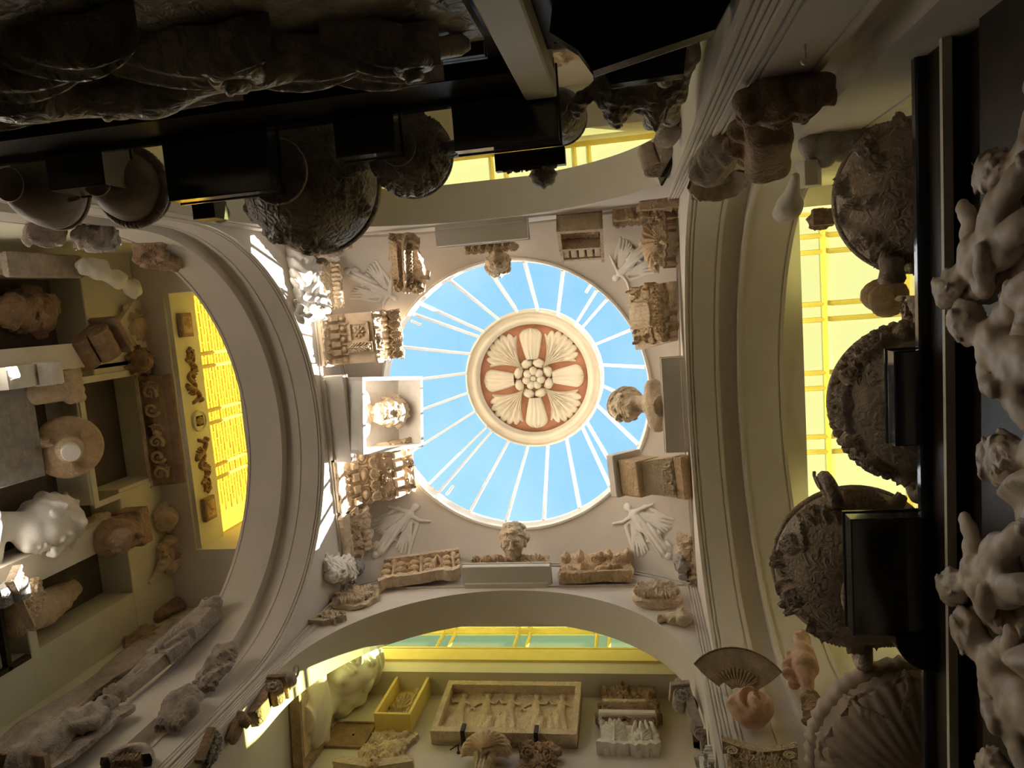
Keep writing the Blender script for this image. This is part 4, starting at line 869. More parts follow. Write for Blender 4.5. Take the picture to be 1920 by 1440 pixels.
# inscribed stone, worn past reading
t = thing('inscribed_stone', 'grey stone tablet with worn lines of lettering at the left edge', 'tablet', frame((LX - .05, .82, 5.22), UL, (.06, 0, 1), None))
part(t, 'tablet', bbox(-.42, .46, 0, .66, -.25, -.02, .012), GREYST)
for k in range(5): part(t, 'worn_line', carved(c_bead(9, .006), .6, .035, .0, 26, .004, k, v0=.56 - .11 * k, back=-.01), STONE, False, Matrix.Translation((0, 0, -.022)))
# turned boss with three masks
t = thing('turned_boss', 'round tan boss with a white knob and small masks, under the dark recess', 'ornament', frame(onl((128, 838), .02), UL, (0, 0, 1), None) @ Matrix.Rotation(.8, 4, 'X'))
part(t, 'dish', lathe([(.30, -.02), (.31, .02), (.29, .06), (.24, .08), (.15, .12), (.11, .2)], 48), TAN, True); part(t, 'collar', lathe([(.11, .18), (.125, .2), (.115, .25), (.085, .26)], 32), TAN2, True); part(t, 'knob', lathe([(.08, .25), (.08, .46), (.075, .47), (.0001, .47)], 32), WHITE)
hm = meshdata('mask', nets(lambda P: f_head(P, (0, -.06, 0), .13, 'curl', neck=False), (-.09, -.09, -.09), (.09, .09, .1), 26), TAN, True)
for k in range(3): link('mask', hm, t, Matrix.Rotation(k * 2.1 + .6, 4, 'Z') @ Matrix.Translation((0, .2, .12)))
# stone bust in the upper recess, white portrait bust at the edge
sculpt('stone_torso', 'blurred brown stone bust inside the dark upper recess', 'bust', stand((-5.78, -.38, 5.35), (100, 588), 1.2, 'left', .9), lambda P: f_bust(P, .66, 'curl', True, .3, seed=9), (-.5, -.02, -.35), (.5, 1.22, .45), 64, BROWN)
t = thing('portrait_bust', 'bright white marble bust with curly hair at the left edge', 'bust', stand(atx(-70, 1030, -5.66), (152, 950), 1.36, 'left') @ Matrix.Rotation(.1, 4, 'Y'))
part(t, 'head_and_shoulders', nets(lambda P: f_bust(P, .66, 'curl', False, .75, True, 15, pitch=.25), (-.56, -.02, -.42), (.56, 1.32, .48), 90), WHITE, True); part(t, 'socle', lathe([(.2, -.2), (.22, -.17), (.14, -.12), (.13, -.02), (.17, .03)], 32), WHITE, True, Matrix.Rotation(-PI / 2, 4, 'X'))
t = thing('stepped_relief', 'cream stepped panel of running spirals below the white bust', 'relief', stand(atx(30, 1132, -5.3), (62, 1060), .46, 'left'))
part(t, 'lower_panel', carved(c_roll(4, .03), .52, .17, .05, 60, .01, 2), TAN2, True, Matrix.Translation((.02, 0, 0))); part(t, 'upper_panel', carved(c_roll(2, .03), .26, .2, .05, 44, .01, 3, v0=.17), TAN2, True, Matrix.Translation((.18, 0, 0))); part(t, 'border', join(box(-.25, .29, -.02, .0, 0, .07), box(-.27, -.24, -.02, .18, 0, .07)), TAN2)
t = thing('scroll_console', 'small dark grey volute bracket at the left edge below the spirals', 'bracket', stand(atx(-14, 1128, -5.3), (20, 1100), .3, 'left')); volute(t, .16, .09, GREYST, .3)
sculpt('limb_fragment', 'tapered pale stone limb lying in the lower dark recess', 'fragment', stand((-5.72, 2.52, 5.5), (135, 1100), .85, 'left'), lambda P: d_chain(P, [(0, 0, 0), (.02, .4, .03), (0, .78, .05)], [.2, .16, .08]) - .012 * nse(P, 30, 3), (-.24, -.22, -.24), (.24, .9, .24), 44, TAN2)
t = thing('pink_relief', 'dark framed panel with a pink relief in the lowest corner recess', 'relief', upright((-5.6, 2.55, 4.75), 'left'))
part(t, 'panel', carved(c_fol(5, 9, .04), .5, .3, .03, 36), PINK, True); part(t, 'frame', join(box(-.3, .3, .36, .4, 0, .06), box(-.3, .3, -.04, 0, 0, .06), box(.26, .3, -.04, .6, 0, .06), box(-.3, -.26, -.04, .6, 0, .06)), DKWOOD)
def wreath(P):
    d = d_tor(P, (0, .2, .06), .16, .06) - .03 * nse(P, 40, 6); d = np.minimum(d, d_ell(P, (0, .2, .0), (.17, .17, .05))); d = sm(d, d_sph(P, (0, .2, .06), .025), .01)
    d = sm(d, d_chain(P, [(-.05, .36, .05), (-.16, .44, .06), (-.2, .3, .06)], [.07, .06, .04]) - .012 * np.sin(P[..., 1] * 90), .03); return sm(d, d_cap(P, (.1, .03, .04), (.2, -.14, .03), .05, .02), .03)
sculpt('wreath_mask', 'round yellow-lit wreath with a hollow centre under the lion mask', 'ornament', upright(onl((290, 1052)), 'left', .1), wreath, (-.34, -.2, -.03), (.34, .56, .22), 66, TAN2)
sculpt('lion_bracket', 'shaggy brown lion bracket on the white pilaster below the recess', 'bracket', stand(onl((180, 1018), .05), (255, 975), .72, 'left'), lambda P: sm(f_head(P, (0, .0, .16), .46, 'long', True, seed=22, neck=False), d_box(P, (0, .48, .1), (.2, .1, .16), .02), .05), (-.34, -.2, -.2), (.34, .62, .5), 60, BROWN)
# brown relief slab slung under the soffit, and the ornament on the lantern frieze
A, B_ = np.array([-5.56, 1.13, 7.28]), np.array([-5.23, 1.13, 7.40]); v = (B_ - A) / np.linalg.norm(B_ - A)
t = thing('soffit_relief', 'long brown relief slab with scrolls and a mask hung under the lantern edge', 'relief', frame(A, UL, v, np.cross(UL, v)))
part(t, 'slab', bbox(-.64, .64, 0, .36, -.05, .0, .008), BROWN); part(t, 'carving', carved(lambda H, w, h: [H.spiral(x * w, h * .4, h * .3, 1.4, h * .07, .05, g, 1.) for x, g in ((-.36, 1), (-.2, -1), (.1, 1), (.24, -1), (.4, 1))] + [H.leaf(x * w, h * .2, h * .6, 1.2, h * .15, .045, 4) for x in (-.45, -.05, .32)] + [H.blob(.02 * w, h * .5, h * .14, h * .2, .06)], 1.24, .26, .0, 84, back=-.01), TAN, True)
part(t, 'edge_moulding', box(-.65, .65, -.03, .0, -.05, .03), TAN2)
y0, y1 = atx(345, 664, -5.17)[1], atx(372, 920, -5.17)[1]
t = thing('scroll_ornament', 'brown scrolls with winged beasts flanking a medallion on the pale frieze board', 'ornament', frame((-5.17, (y0 + y1) / 2, 7.52), UL, (0, 0, 1), None)); w = y1 - y0
def scr(H, w, h):
    H.spiral(-w * .42, h * .5, h * .2, 1.3, h * .05, .04); H.line(spl([(-w * .4, h * .3), (-w * .25, h * .75), (-w * .1, h * .3), (w * .05, h * .6), (w * .2, h * .45)]), h * .05, .04, h * .07)
    H.line(spl([(w * .05, h * .2), (w * .15, h * .6), (w * .28, h * .75), (w * .36, h * .4)]), h * .09, .05, h * .05); H.blob(w * .33, h * .8, h * .1, h * .1, .06)
    for k in range(4): H.leaf(-w * .3 + w * .17 * k, h * .5, h * .35, 1 + k, h * .12, .035, 3)
def cutout(fn, w, h, n=60):
    g = carved(fn, w, h, .0, n, back=-.02); v, f = g; k = np.asarray(v)[:, 2]; return v, [q for q in f if max(k[list(q)]) > .004]
me = meshdata('scroll', cutout(scr, w * .42, .36, 84), BROWN, True)
link('scroll', me, t, Matrix.Translation((-w * .29, 0, 0))); link('scroll', me, t, Matrix.Translation((w * .29, 0, 0)) @ Matrix.Diagonal((-1, 1, 1, 1)))
part(t, 'medallion', lathe([(.13, 0), (.13, .03), (.11, .04), (.10, .02), (.0001, .02)], 32), GREENW, False, Matrix.Translation((0, .2, 0))); part(t, 'medallion_bust', carved(c_face(.03), .12, .14, .0, 30, back=-.01), TAN2, True, Matrix.Translation((0, .13, .02)))
for g in (-1, 1): part(t, 'rosette', lathe([(.07, 0), (.065, .03), (.03, .02), (.0001, .045)], 20, lambda q, z, i: .012 * math.cos(6 * q)), BROWN, True, Matrix.Translation((g * w * .5, .2, 0)))
for py, lb in ((610, 'small dark block mounted on the end of the pale frieze nearest the lion shield'), (958, 'small dark block mounted on the end of the pale frieze nearest the lion mask')):
    p = atx(338 if py < 700 else 378, py, -5.17); t = thing('frieze_tablet', lb, 'tablet', frame((-5.17, p[1], 7.55), UL, (0, 0, 1), None)); part(t, 'block', bbox(-.14, .14, 0, .22, 0, .06, .01), BROWN); part(t, 'carving', carved(c_fol(py, 6, .02), .2, .16, .062, 26, 0, 1, v0=.03), TAN, True)
# end wall of the left aisle
for px, lb, sd_ in (((300, 1150), 'dark leafy bracket carved with berries on the aisle end wall', 51), ((255, 1205), 'second dark leafy bracket lower down, touching the brown stone pilaster', 52)):
    sculpt('leaf_bracket', lb, 'bracket', stand(aty(px[0], px[1], 3.22), (px[0] + 34, px[1] - 32), .75, (-1, 0, 0), .62), lambda P, sd_=sd_: d_ell(P, (0, .3, .05), (.26, .38, .16)) - .06 * nse(P, 17, sd_, 3), (-.4, -.2, -.1), (.4, .82, .32), 58, BROWN)
t = thing('stone_pilaster', 'long worn brown stone pilaster with faint carving in the aisle corner', 'pilaster', frame((-5.12, 3.27, 3.6), (1, 0, 0), (0, 0, 1), None))
part(t, 'shaft', carved(c_fol(61, 26, .012), .34, 3.3, .07, 70, .02, 4), STONE, True); part(t, 'backing', box(-.2, .2, 0, 3.3, -.02, .02), DKWOOD)
# ------------------------------------------------------------------ front aisle: reliefs on the far wall
FY = YBF
def onf(px, d=0.): return aty(px[0], px[1], FY - d)
UF = (1, 0, 0)
t = thing('dancers_relief', 'framed cream relief of five dancing figures hung on two iron clips', 'relief', upright(onf((944, 1398), .02), 'front', .12)); w, h = 1.48, .80
part(t, 'panel', box(-w / 2, w / 2, 0, h, -.01, .04), TAN2)
def dancer(g, sd_):
    def q(P):
        x = P / np.array([1, 1, .5]); x[..., 0] = x[..., 0] * g; fo = .012 * np.sin(x[..., 0] * 80 + 14 * x[..., 1])
        d = d_chain(x, [(0, .50, .0), (.0, .40, .01), (-.02, .30, .0)], [.045, .045, .06]); d = sm(d, d_cap(x, (-.02, .30, 0), (-.07, .04, 0), .065, .085) - fo, .02); d = sm(d, d_cap(x, (.0, .3, 0), (.05, .05, 0), .05, .05) - fo, .02)
        d = sm(d, d_chain(x, [(.03, .49, .0), (.11, .44, .02), (.16, .36, .02)], [.022, .018, .014]), .012); d = sm(d, d_chain(x, [(-.03, .49, .0), (-.10, .47, .02), (-.14, .54, .02)], [.022, .018, .014]), .012)
        d = sm(d, d_chain(x, [(-.05, .36, -.02), (-.14, .32, -.02), (-.16, .16, -.02)], [.02, .03, .035]) - fo, .02)
        return np.minimum(d, f_head(x, (0, .525, .01), .105, 'curl', seed=sd_)) * .6
    return nets(q, (-.22, -.04, -.06), (.22, .65, .08), 60)
for k in range(5): part(t, 'dancer', dancer((-1) ** k, k), TAN2, True, Matrix.Translation((-.54 + .27 * k, .09, .045)))
for g in (box(-w / 2, w / 2, 0, .07, 0, .15), box(-w / 2, w / 2, h - .07, h, 0, .15), box(-w / 2, -w / 2 + .06, .07, h - .07, 0, .149), box(w / 2 - .06, w / 2, .07, h - .07, 0, .149)): part(t, 'frame_board', g, TAN2)
for x in (-.40, .34): part(t, 'clip', join(box(x - .02, x + .02, -.03, .02, -.01, .16), box(x - .02, x + .02, -.02, .09, .15, .175)), IRON)
t = thing('boxed_palmette', 'slanted wooden box with a plaster palmette and broken moulding', 'relief', upright(onf((738, 1372), .02), 'front', .0)); w, h = .40, .82
for g in (box(-w / 2, -w / 2 + .03, 0, h, 0, .2), box(w / 2 - .03, w / 2, 0, h, 0, .2), box(-w / 2 + .03, w / 2 - .03, 0, .03, 0, .198), box(-w / 2 + .03, w / 2 - .03, h - .03, h, 0, .198), box(-w / 2 + .03, w / 2 - .03, .03, h - .03, -.01, .02)): part(t, 'box_board', g, YLIT)
part(t, 'palmette', carved(c_rays(7, .06), w * .6, .34, .04, 50, .02, 3, v0=.28, back=.02), TAN2, True, Matrix.Translation((-.04, 0, 0))); part(t, 'moulding', carved(c_stri(3, .03, True), w * .25, .62, .05, 34, .03, 4, v0=.14, back=.02), TAN2, True, Matrix.Translation((.1, 0, 0))); part(t, 'foot_fragment', carved(c_fol(8, 6, .03), w * .8, .16, .07, 30, .03, 5, v0=.05, back=.02), TAN2, True)
t = thing('figure_fragment', 'rough flat plaster fragment of tangled figures below the slanted box', 'relief', upright(onf((712, 1436), .0), 'front'))
part(t, 'slab', carved(lambda H, w, h: [c_fol(71, 16, .045)(H, w, h), H.blob(.05, h * .45, .1, .09, .06), H.line([(-.1, .1), (.0, .3), (.15, .4)], .03, .05)], .46, .50, .05, 74, .035, 7), TAN2, True); part(t, 'backing', bbox(-.2, .2, .02, .46, -.02, .04, .008), TAN)
t = thing('trough_fragment', 'brown hollow moulding fragment with a straight lit edge on the yellow wall', 'fragment', upright(onf((1180, 1375), .0), 'front', .1)); w = .58
part(t, 'leaf_face', carved(c_fol(81, 14, .05), w, .36, .10, 50, .03, 8, v0=.26), BROWN, True); part(t, 'shelf_edge', bbox(-w * .45, w * .32, .22, .27, 0, .2, .008), TAN2); part(t, 'hollow', carved(None, w * .95, .24, .13, 18, .04, 9), BROWN, True)
t = thing('capital_fragment', 'pale plaster capital fragment with acanthus and lily leaves', 'relief', upright(onf((1178, 1418), .0), 'front', .1)); w = .58
part(t, 'leaves', carved(lambda H, w, h: [H.leaf(-w * .22, h * .02, h * .8, PI / 2, w * .17, .07, 6), H.leaf(w * .24, h * .02, h * .5, PI / 2, w * .14, .07, 5)] + [H.blob(w * (.12 + .1 * k), h * .7, w * .04, h * .2, .06, .2 * (k - 1)) for k in range(4)], w, .44, .07, 70, .025, 11), WHITE, True); part(t, 'base', carved(None, w * 1.05, .05, .14, 14, .02, 3), WHITE); part(t, 'abacus', bbox(-w * .5, w * .5, .43, .5, 0, .14, .012), WHITE)
# three fragments cut by the lower edge of the frame
t = thing('shell_fragment', 'brown mushroom-shaped shell with fluted stem at the lower edge', 'fragment', upright(onf((905, 1460), .0), 'front', .25))
part(t, 'shell', xf(acanth(.34, math.radians(80), .16, 13, (70, 22), False), Matrix.Translation((0, .12, .06))), TAN, True); part(t, 'stem', carved(c_stri(4, .03), .14, .40, .12, 34, .02, 3), TAN2, True)
t = thing('strapwork_fragment', 'small brown strapwork fragment under the second iron clip', 'fragment', upright(onf((1006, 1452), .0), 'front', .2)); part(t, 'carving', carved(c_roll(2, .05), .34, .30, .08, 50, .03, 4), BROWN, True); part(t, 'block', bbox(-.12, .15, .0, .26, 0, .07, .01), TAN)
t = thing('gable_fragment', 'pale gabled moulding with a small mask at the lower edge', 'fragment', upright(onf((698, 1462), .0), 'front', .1)); part(t, 'gable', prism([(-.42, .08), (-.40, .16), (-.02, .12), (.36, .20), (.38, .12), (.0, .02)], 0, .12), TAN2); part(t, 'mask', nets(lambda P: f_head(P, (0, -.02, .1), .18, 'curl', neck=False), (-.12, -.1, -.06), (.12, .2, .24), 34), TAN, True)
t = thing('wall_hook', 'bent iron hook on the wall beside the mushroom shell', 'hook', upright(onf((860, 1412), .0), 'front')); part(t, 'shank', tube([(0, 0, 0), (.0, .0, .09), (-.05, -.1, .1)], .008, 6), IRON); part(t, 'plate', lathe([(.02, 0), (.02, .008), (.0001, .01)], 12), IRON)
# square niche at the left, framed bust relief on the end wall, red frame at the right
t = thing('wall_niche', 'square dark niche box in the yellow wall', 'niche', upright(onf((640, 1402), -.0), 'front')); part(t, 'lining', join(box(-.22, .22, 0, .4, .0, .01), box(-.24, -.22, -.02, .42, 0, .03), box(.22, .24, -.02, .42, 0, .03), box(-.24, .24, .4, .42, 0, .03), box(-.24, .24, -.02, .0, 0, .03)), BROWN); part(t, 'nail', lathe([(.012, .01), (.012, .02), (.0001, .025)], 10), IRON, False, Matrix.Translation((.05, .2, 0)))
A = atx(566, 1400, -3.45); M = stand((-3.44, 3.93, 6.0), (672, 1236), 1.85, 'left')
t = thing('portrait_relief', 'yellow-lit relief of a wreathed woman in a narrow frame', 'relief', M)
part(t, 'frame', join(box(-.42, -.37, -.05, 1.75, 0, .10), box(-.42, .38, -.05, .0, 0, .10), box(.34, .38, -.05, 1.75, 0, .10)), BROWN); part(t, 'ground', box(-.37, .34, 0, 1.75, -.005, .02), TAN2)
part(t, 'figure', nets(lambda P: sm(f_bust(P - np.array([0, .25, .03]), .80, 'long', False, -.85, True, 33, pitch=.45), d_tor(P, (0, 1.30, .05), .30, .05, 2) - .02 * nse(P, 30, 3), .04), (-.5, .2, -.03), (.5, 1.75, .50), 84), WHITE, True)
t = thing('red_frame', 'dark red upright frame beside the pale ball ornament', 'frame', frame((.40, 4.05, 6.55), (0, -1, 0), (0, 0, 1), None)); part(t, 'moulding', join(box(-.30, -.24, 0, .95, 0, .05), box(.24, .30, 0, .95, 0, .05), box(-.3, .3, .9, .95, 0, .05), box(-.3, .3, 0, .05, 0, .05)), REDWD); part(t, 'panel', box(-.24, .24, .05, .9, 0, .015), BROWN)
# ------------------------------------------------------------------ things fixed to the four piers
# left front pier: jamb of the left arch
def onj(px, y): return aty(px[0], px[1], y)
UJ = (1, 0, 0)
def console_leaf(t, L, w, m, seed=0):
    part(t, 'shaft', loft([[(-a, y, 0), (a, y, 0), (a * .8, y, b), (-a * .8, y, b)] for y, a, b in ((0, w * .34, .10), (L * .35, w * .45, .15), (L * .7, w * .55, .2), (L, w * .4, .24))]), m)
    part(t, 'acanthus', carved(lambda H, w_, h: [H.leaf(0, h * .02, h * .95, PI / 2, w_ * .42, .07, 8)] + [H.line([(g * w_ * .15, h * .1), (g * w_ * .3, h * .5), (g * w_ * .2, h * .95)], w_ * .05, .05) for g in (-1, 1)], w, L * .62, .17, 74, .02, seed, v0=L * .36), m, True)
    part(t, 'fluting', carved(c_stri(4, .03), w * .6, L * .34, .11, 36, .01, seed), m, True)
t = thing('acanthus_console', 'long pale acanthus console slanting up the left arch jamb', 'bracket', stand(onj((228, 1306), 3.06), (408, 1150), 1.75, UJ, 0.72)); console_leaf(t, 1.68, .34, STONE, 1)
part(t, 'tip', nets(lambda P: d_ell(P, (0, 1.66, .2), (.13, .14, .1)) - .03 * nse(P, 30, 3), (-.25, 1.45, .02), (.25, 1.88, .38), 34), STONE, True); part(t, 'foot_knob', nets(lambda P: d_ell(P, (0, -.04, .08), (.11, .1, .1)) - .03 * nse(P, 35, 4), (-.2, -.2, -.06), (.2, .12, .24), 30), STONE, True)
def leafchunk(name, label, B, pt, h, w, m, seed):
    t = thing(name, label, 'fragment', stand(B, pt, h, UJ, .6))
    def f(P):
        b = d_ell(P, (0, h * .5, .02), (w * .5, h * .52, .16)); b = np.maximum(b, -(d_ell(P, (0, h * .35, .34), (w * .45, h * .5, .22))))
        r = np.sin(np.arctan2(P[..., 0], P[..., 1] + h * .2) * 26) * .012; return b - r - .025 * nse(P, 22, seed, 3)
    part(t, 'leaf', nets(f, (-w * .7, -h * .15, -.02), (w * .7, h * 1.15, .3), 64), m, True); part(t, 'root', carved(c_stri(5, .02), w * .7, h * .3, .09, 30, .03, seed), m, True); return t
leafchunk('leaf_fragment', 'curled brown acanthus leaf beside the long console', onj((378, 1300), 3.05), (435, 1208), .95, .42, STONE, 3)
leafchunk('leaf_fragment', 'fan-shaped brown leaf fragment under the curled leaf', onj((318, 1372), 3.05), (358, 1292), .78, .50, STONE, 4)
t = thing('ring_fragment', 'curved brown ring fragment near the lower edge', 'fragment', stand(onj((235, 1440), 3.05), (275, 1392), .44, UJ, 0.7)); part(t, 'arc', lathe([(.17, -.02), (.25, -.02), (.27, .05), (.25, .12), (.17, .12), (.155, .05), (.17, -.02)], 30, arc=(.1, PI - .1), caps=False), STONE, True); part(t, 'fluting', carved(c_stri(7, .02), .28, .14, .06, 34, .02, 5), BROWN, True)
def drape(P):
    d = d_chain(P, [(0, .0, .05), (-.02, .4, .1), (.02, .8, .1)], [.24, .2, .16]) - .03 * np.sin(P[..., 0] * 30 + P[..., 1] * 16) - .012 * nse(P, 18, 3)
    d = sm(d, d_chain(P, [(.12, .85, .1), (.26, .6, .14), (.12, .42, .2)], [.09, .075, .055]), .04); d = sm(d, d_chain(P, [(-.1, .85, .1), (-.24, .66, .12), (-.22, .42, .16)], [.09, .075, .055]), .04)
    return sm(d, f_head(P, (.02, .88, .1), .32, 'curl', False, .5, seed=44), .03)
t = thing('draped_relief', 'draped stone figure relief in the lower left corner', 'relief', stand(onj((58, 1440), 3.0), (222, 1318), 1.28, UJ, 0.68)); part(t, 'figure', nets(drape, (-.42, -.25, -.02), (.42, 1.26, .42), 84), STONE, True); part(t, 'slab', carved(None, .72, 1.2, .06, 20, .02, 3, v0=-.05), STONE); part(t, 'base', bbox(-.36, .3, -.12, -.05, 0, .22, .01), BROWN)
# front arch, left reveal: scroll brackets and ball
UR = (0, 1, 0)
XR = -3.325
def onr(px, x): return atx(px[0], px[1], x)
t = thing('scroll_bracket', 'large carved scroll bracket with a flower eye on the left reveal', 'bracket', stand(onr((468, 1350), XR + .02), (505, 1284), .86, UR, 0.5)); volute(t, .30, .17, BROWN, .80)
part(t, 'eye_flower', lathe([(.10, 0), (.09, .03), (.04, .02), (.0001, .045)], 22, lambda q, z, i: .02 * math.cos(7 * q)), STONE, True, Matrix.Translation((-.15, .63, .17)) @ Matrix.Rotation(-PI / 2, 4, 'Y')); part(t, 'abacus', bbox(-.2, .26, .80, .88, -.01, .34, .012), BROWN)
t = thing('scroll_bracket', 'small scroll bracket hanging below the large one on the left reveal', 'bracket', stand(onr((428, 1392), XR + .02), (452, 1336), .52, UR, 0.45)); volute(t, .24, .10, BROWN, .50)
leaf1 = thing('leaf_boss', 'dark grey leaf boss at the lower end of the left reveal', 'fragment', stand(onr((380, 1432), XR + .02), (402, 1376), .42, UR, 0.55)); part(leaf1, 'leaf', carved(c_acan(2, .07), .3, .42, .06, 50, .03, 6), GREYST, True); part(leaf1, 'post', bbox(-.26, -.18, -.1, .36, 0, .12, .01), BROWN)
t = thing('ball_ornament', 'pale stone ball with an open ring on the left arch reveal', 'ornament', stand(onr((524, 1276), XR + .02), (545, 1256), .30, UR, 0.65)); part(t, 'ball', lathe([(max(.0001, .13 * math.sin(a)), .12 - .13 * math.cos(a)) for a in np.linspace(0, PI, 13)], 28), STONE, True); part(t, 'ring', tube([(.08 * math.cos(a), .27 + .06 * math.sin(a), .1) for a in np.linspace(0, 2 * PI, 17)[:-1]], .018, 7, True), GREYST, True)
# front arch, right reveal (mirror pieces)
UR2 = (0, -1, 0); XQ = .395
t = thing('scroll_bracket', 'large carved scroll bracket with a flower eye on the right reveal', 'bracket', stand(onr((1318, 1372), XQ - .02), (1290, 1290), .86, UR2, 0.48)); volute(t, .30, .17, STONE, .80)
part(t, 'eye_flower', lathe([(.10, 0), (.09, .03), (.04, .02), (.0001, .045)], 22, lambda q, z, i: .02 * math.cos(7 * q)), STONE, True, Matrix.Translation((.15, .63, .17)) @ Matrix.Rotation(PI / 2, 4, 'Y')); part(t, 'abacus', bbox(-.26, .2, .80, .88, -.01, .34, .012), DKURN)
t = thing('scroll_bracket', 'small scroll bracket with a leafy foot on the right reveal', 'bracket', stand(onr((1328, 1425), XQ - .02), (1322, 1352), .60, UR2, 0.42)); volute(t, .24, .10, STONE, .50); part(t, 'leaf_foot', nets(lambda P: d_ell(P, (0, -.1, .1), (.13, .16, .12)) - .04 * nse(P, 26, 4), (-.2, -.3, -.02), (.2, .1, .28), 34), STONE, True)
t = thing('ball_ornament', 'smooth pale stone ball above the right scroll bracket', 'ornament', stand(onr((1298, 1290), XQ - .04), (1293, 1262), .30, UR2, 0.65)); part(t, 'ball', lathe([(max(.0001, .16 * math.sin(a)), .12 - .16 * math.cos(a)) for a in np.linspace(0, PI, 13)], 28), STONE, True); part(t, 'stub', lathe([(.05, .26), (.06, .29), (.0001, .3)], 14, lambda q, z, i: .01 * math.cos(5 * q)), GREYST, True)
t = thing('leaf_boss', 'small white leafy block at the lower end of the right reveal', 'fragment', stand(onr((1340, 1440), XQ - .02), (1332, 1404), .34, UR2, 0.5)); part(t, 'leaf', carved(c_fol(91, 9, .06), .3, .26, .08, 44, .03, 6), WHITE, True); part(t, 'block', bbox(-.28, -.12, .1, .34, 0, .16, .01), WHITE)
# right front pier: jamb of the right arch
t = thing('fan_fragment', 'dark fan-shaped bowl fragment with a ribbed shell inside, on the lower right pier', 'fragment', stand(onj((1384, 1305), 3.06), (1380, 1218), .92, UJ, 0.4))
part(t, 'fan', loft([[(r * math.sin(a), r * math.cos(a) - .1 + k * .0, z) for a in np.linspace(-.95, .95, 24)] for k, (r, z) in enumerate(((.42, .0), (.72, .05), (.98, .16), (1.0, .13), (.72, -.0), (.42, -.02)))], closed=False), DKURN, True)
part(t, 'rim', tube([(.98 * math.sin(a), .98 * math.cos(a) - .1, .15) for a in np.linspace(-.95, .95, 24)], .02, 6), BROWN, True)
rm = meshdata('rib', loft([[(-w_, y, z0), (-w_ * .5, y, z0 + w_ * 1.2), (w_ * .5, y, z0 + w_ * 1.2), (w_, y, z0)] for y, w_, z0 in ((.12, .01, .02), (.3, .022, .03), (.46, .034, .05), (.50, .02, .04))]), TAN, True)
for k in range(11): link('rib', rm, t, Matrix.Translation((0, .03, 0)) @ Matrix.Rotation(-(k - 5) * .17, 4, 'Z'))
def conch(P):
    d = d_ell(P, (0, .26, .08), (.26, .30, .18)); d = np.maximum(d, -d_ell(P, (.03, .30, .26), (.17, .22, .17))); d = sm(d, np.maximum(d_ell(P, (.06, .24, .14), (.12, .2, .14)), -d_ell(P, (.10, .32, .22), (.07, .14, .1))), .02)
    return sm(d, d_chain(P, [(-.2, .4, .12), (-.26, .2, .16), (-.12, -.02, .14), (.06, .0, .1)], [.05, .06, .05, .03]), .03) - .008 * nse(P, 25, 3)
sculpt('ear_fragment', 'pink and cream hollow shell-like fragment with brown inside, on the lower right pier', 'fragment', stand(onj((1414, 1366), 3.04), (1404, 1300), .60, UJ, 0.56), conch, (-.4, -.12, -.05), (.4, .64, .4), 70, PINK)
def torso(P):
    d = d_chain(P, [(0, .05, .1), (.0, .3, .14), (-.02, .55, .14)], [.09, .17, .15]); d = sm(d, d_chain(P, [(0, .6, .12), (.0, .75, .1)], [.1, .09]), .05); d = sm(d, d_cap(P, (0, .05, .1), (.02, -.2, .06), .08, .06), .04)
    hd = f_head(P, (-.02, .72, .1), .28, 'long', False, -.5, seed=9); d = sm(d, hd, .03); d = sm(d, d_chain(P, [(-.17, .5, .1), (-.22, .25, .06), (-.15, .05, .02)], [.07, .08, .05]) - .015 * np.sin(P[..., 1] * 40), .03); return d - .006 * nse(P, 30, 4)
sculpt('torso_fragment', 'pink terracotta torso and head with a hood, beside the fluted vase', 'statue', stand(onj((1512, 1295), 3.02), (1502, 1182), 1.15, UJ, 0.56), torso, (-.36, -.3, -.12), (.36, 1.08, .42), 80, PINK)
sculpt('beast_fragment', 'brown rough animal-like fragment below the pink torso', 'fragment', stand(onj((1545, 1392), 3.0), (1520, 1300), .8, UJ, 0.5), lambda P: sm(d_chain(P, [(.05, 0, .08), (0, .4, .1), (-.02, .62, .08)], [.16, .17, .1]), d_ell(P, (-.06, .2, .18), (.14, .1, .1)), .05) - .03 * nse(P, 20, 8, 3), (-.34, -.2, -.1), (.34, .8, .36), 56, BROWN)
t = thing('corinthian_capital', 'pale corinthian capital fragment with leaves under the painted numeral', 'capital', stand(onj((1432, 1475), 3.06), (1424, 1414), .5, UJ, 0.58)); part(t, 'abacus', loft([[(x, .40 + .05 * abs(x) / .35, z) for x, z in [(-.40, .0), (-.40, .16), (-.2, .12), (0, .10), (.2, .12), (.40, .16), (.40, 0)]], [(x * .97, .47 + .05 * abs(x) / .35, z) for x, z in [(-.42, .0), (-.42, .18), (-.2, .13), (0, .11), (.2, .13), (.42, .18), (.42, 0)]]]), TAN2); part(t, 'leaves', carved(c_acan(5, .08), .72, .42, .06, 70, .02, 12), TAN2, True)
for g in (-1, 1): part(t, 'volute', tube([(g * (.30 + (.07 - .002 * k) * math.cos(k * .45)), .33 + (.07 - .002 * k) * math.sin(k * .45), .14) for k in range(30)], .013, 6), TAN2, True)
num = spl([(-.028, .068), (0, .085), (.026, .066), (.0, .047), (-.006, .046), (.0, .045), (.03, .024), (.0, .0), (-.032, .018)], 5)
no = single('pier_numeral', 'small black numeral painted on the pier above the capital', 'numeral', tube([(x, y, 0) for x, y in num], .006, 5), INK, frame(onj((1427, 1417), 3.111), (1, 0, 0), (0, 0, 1), (0, -1, 0)))
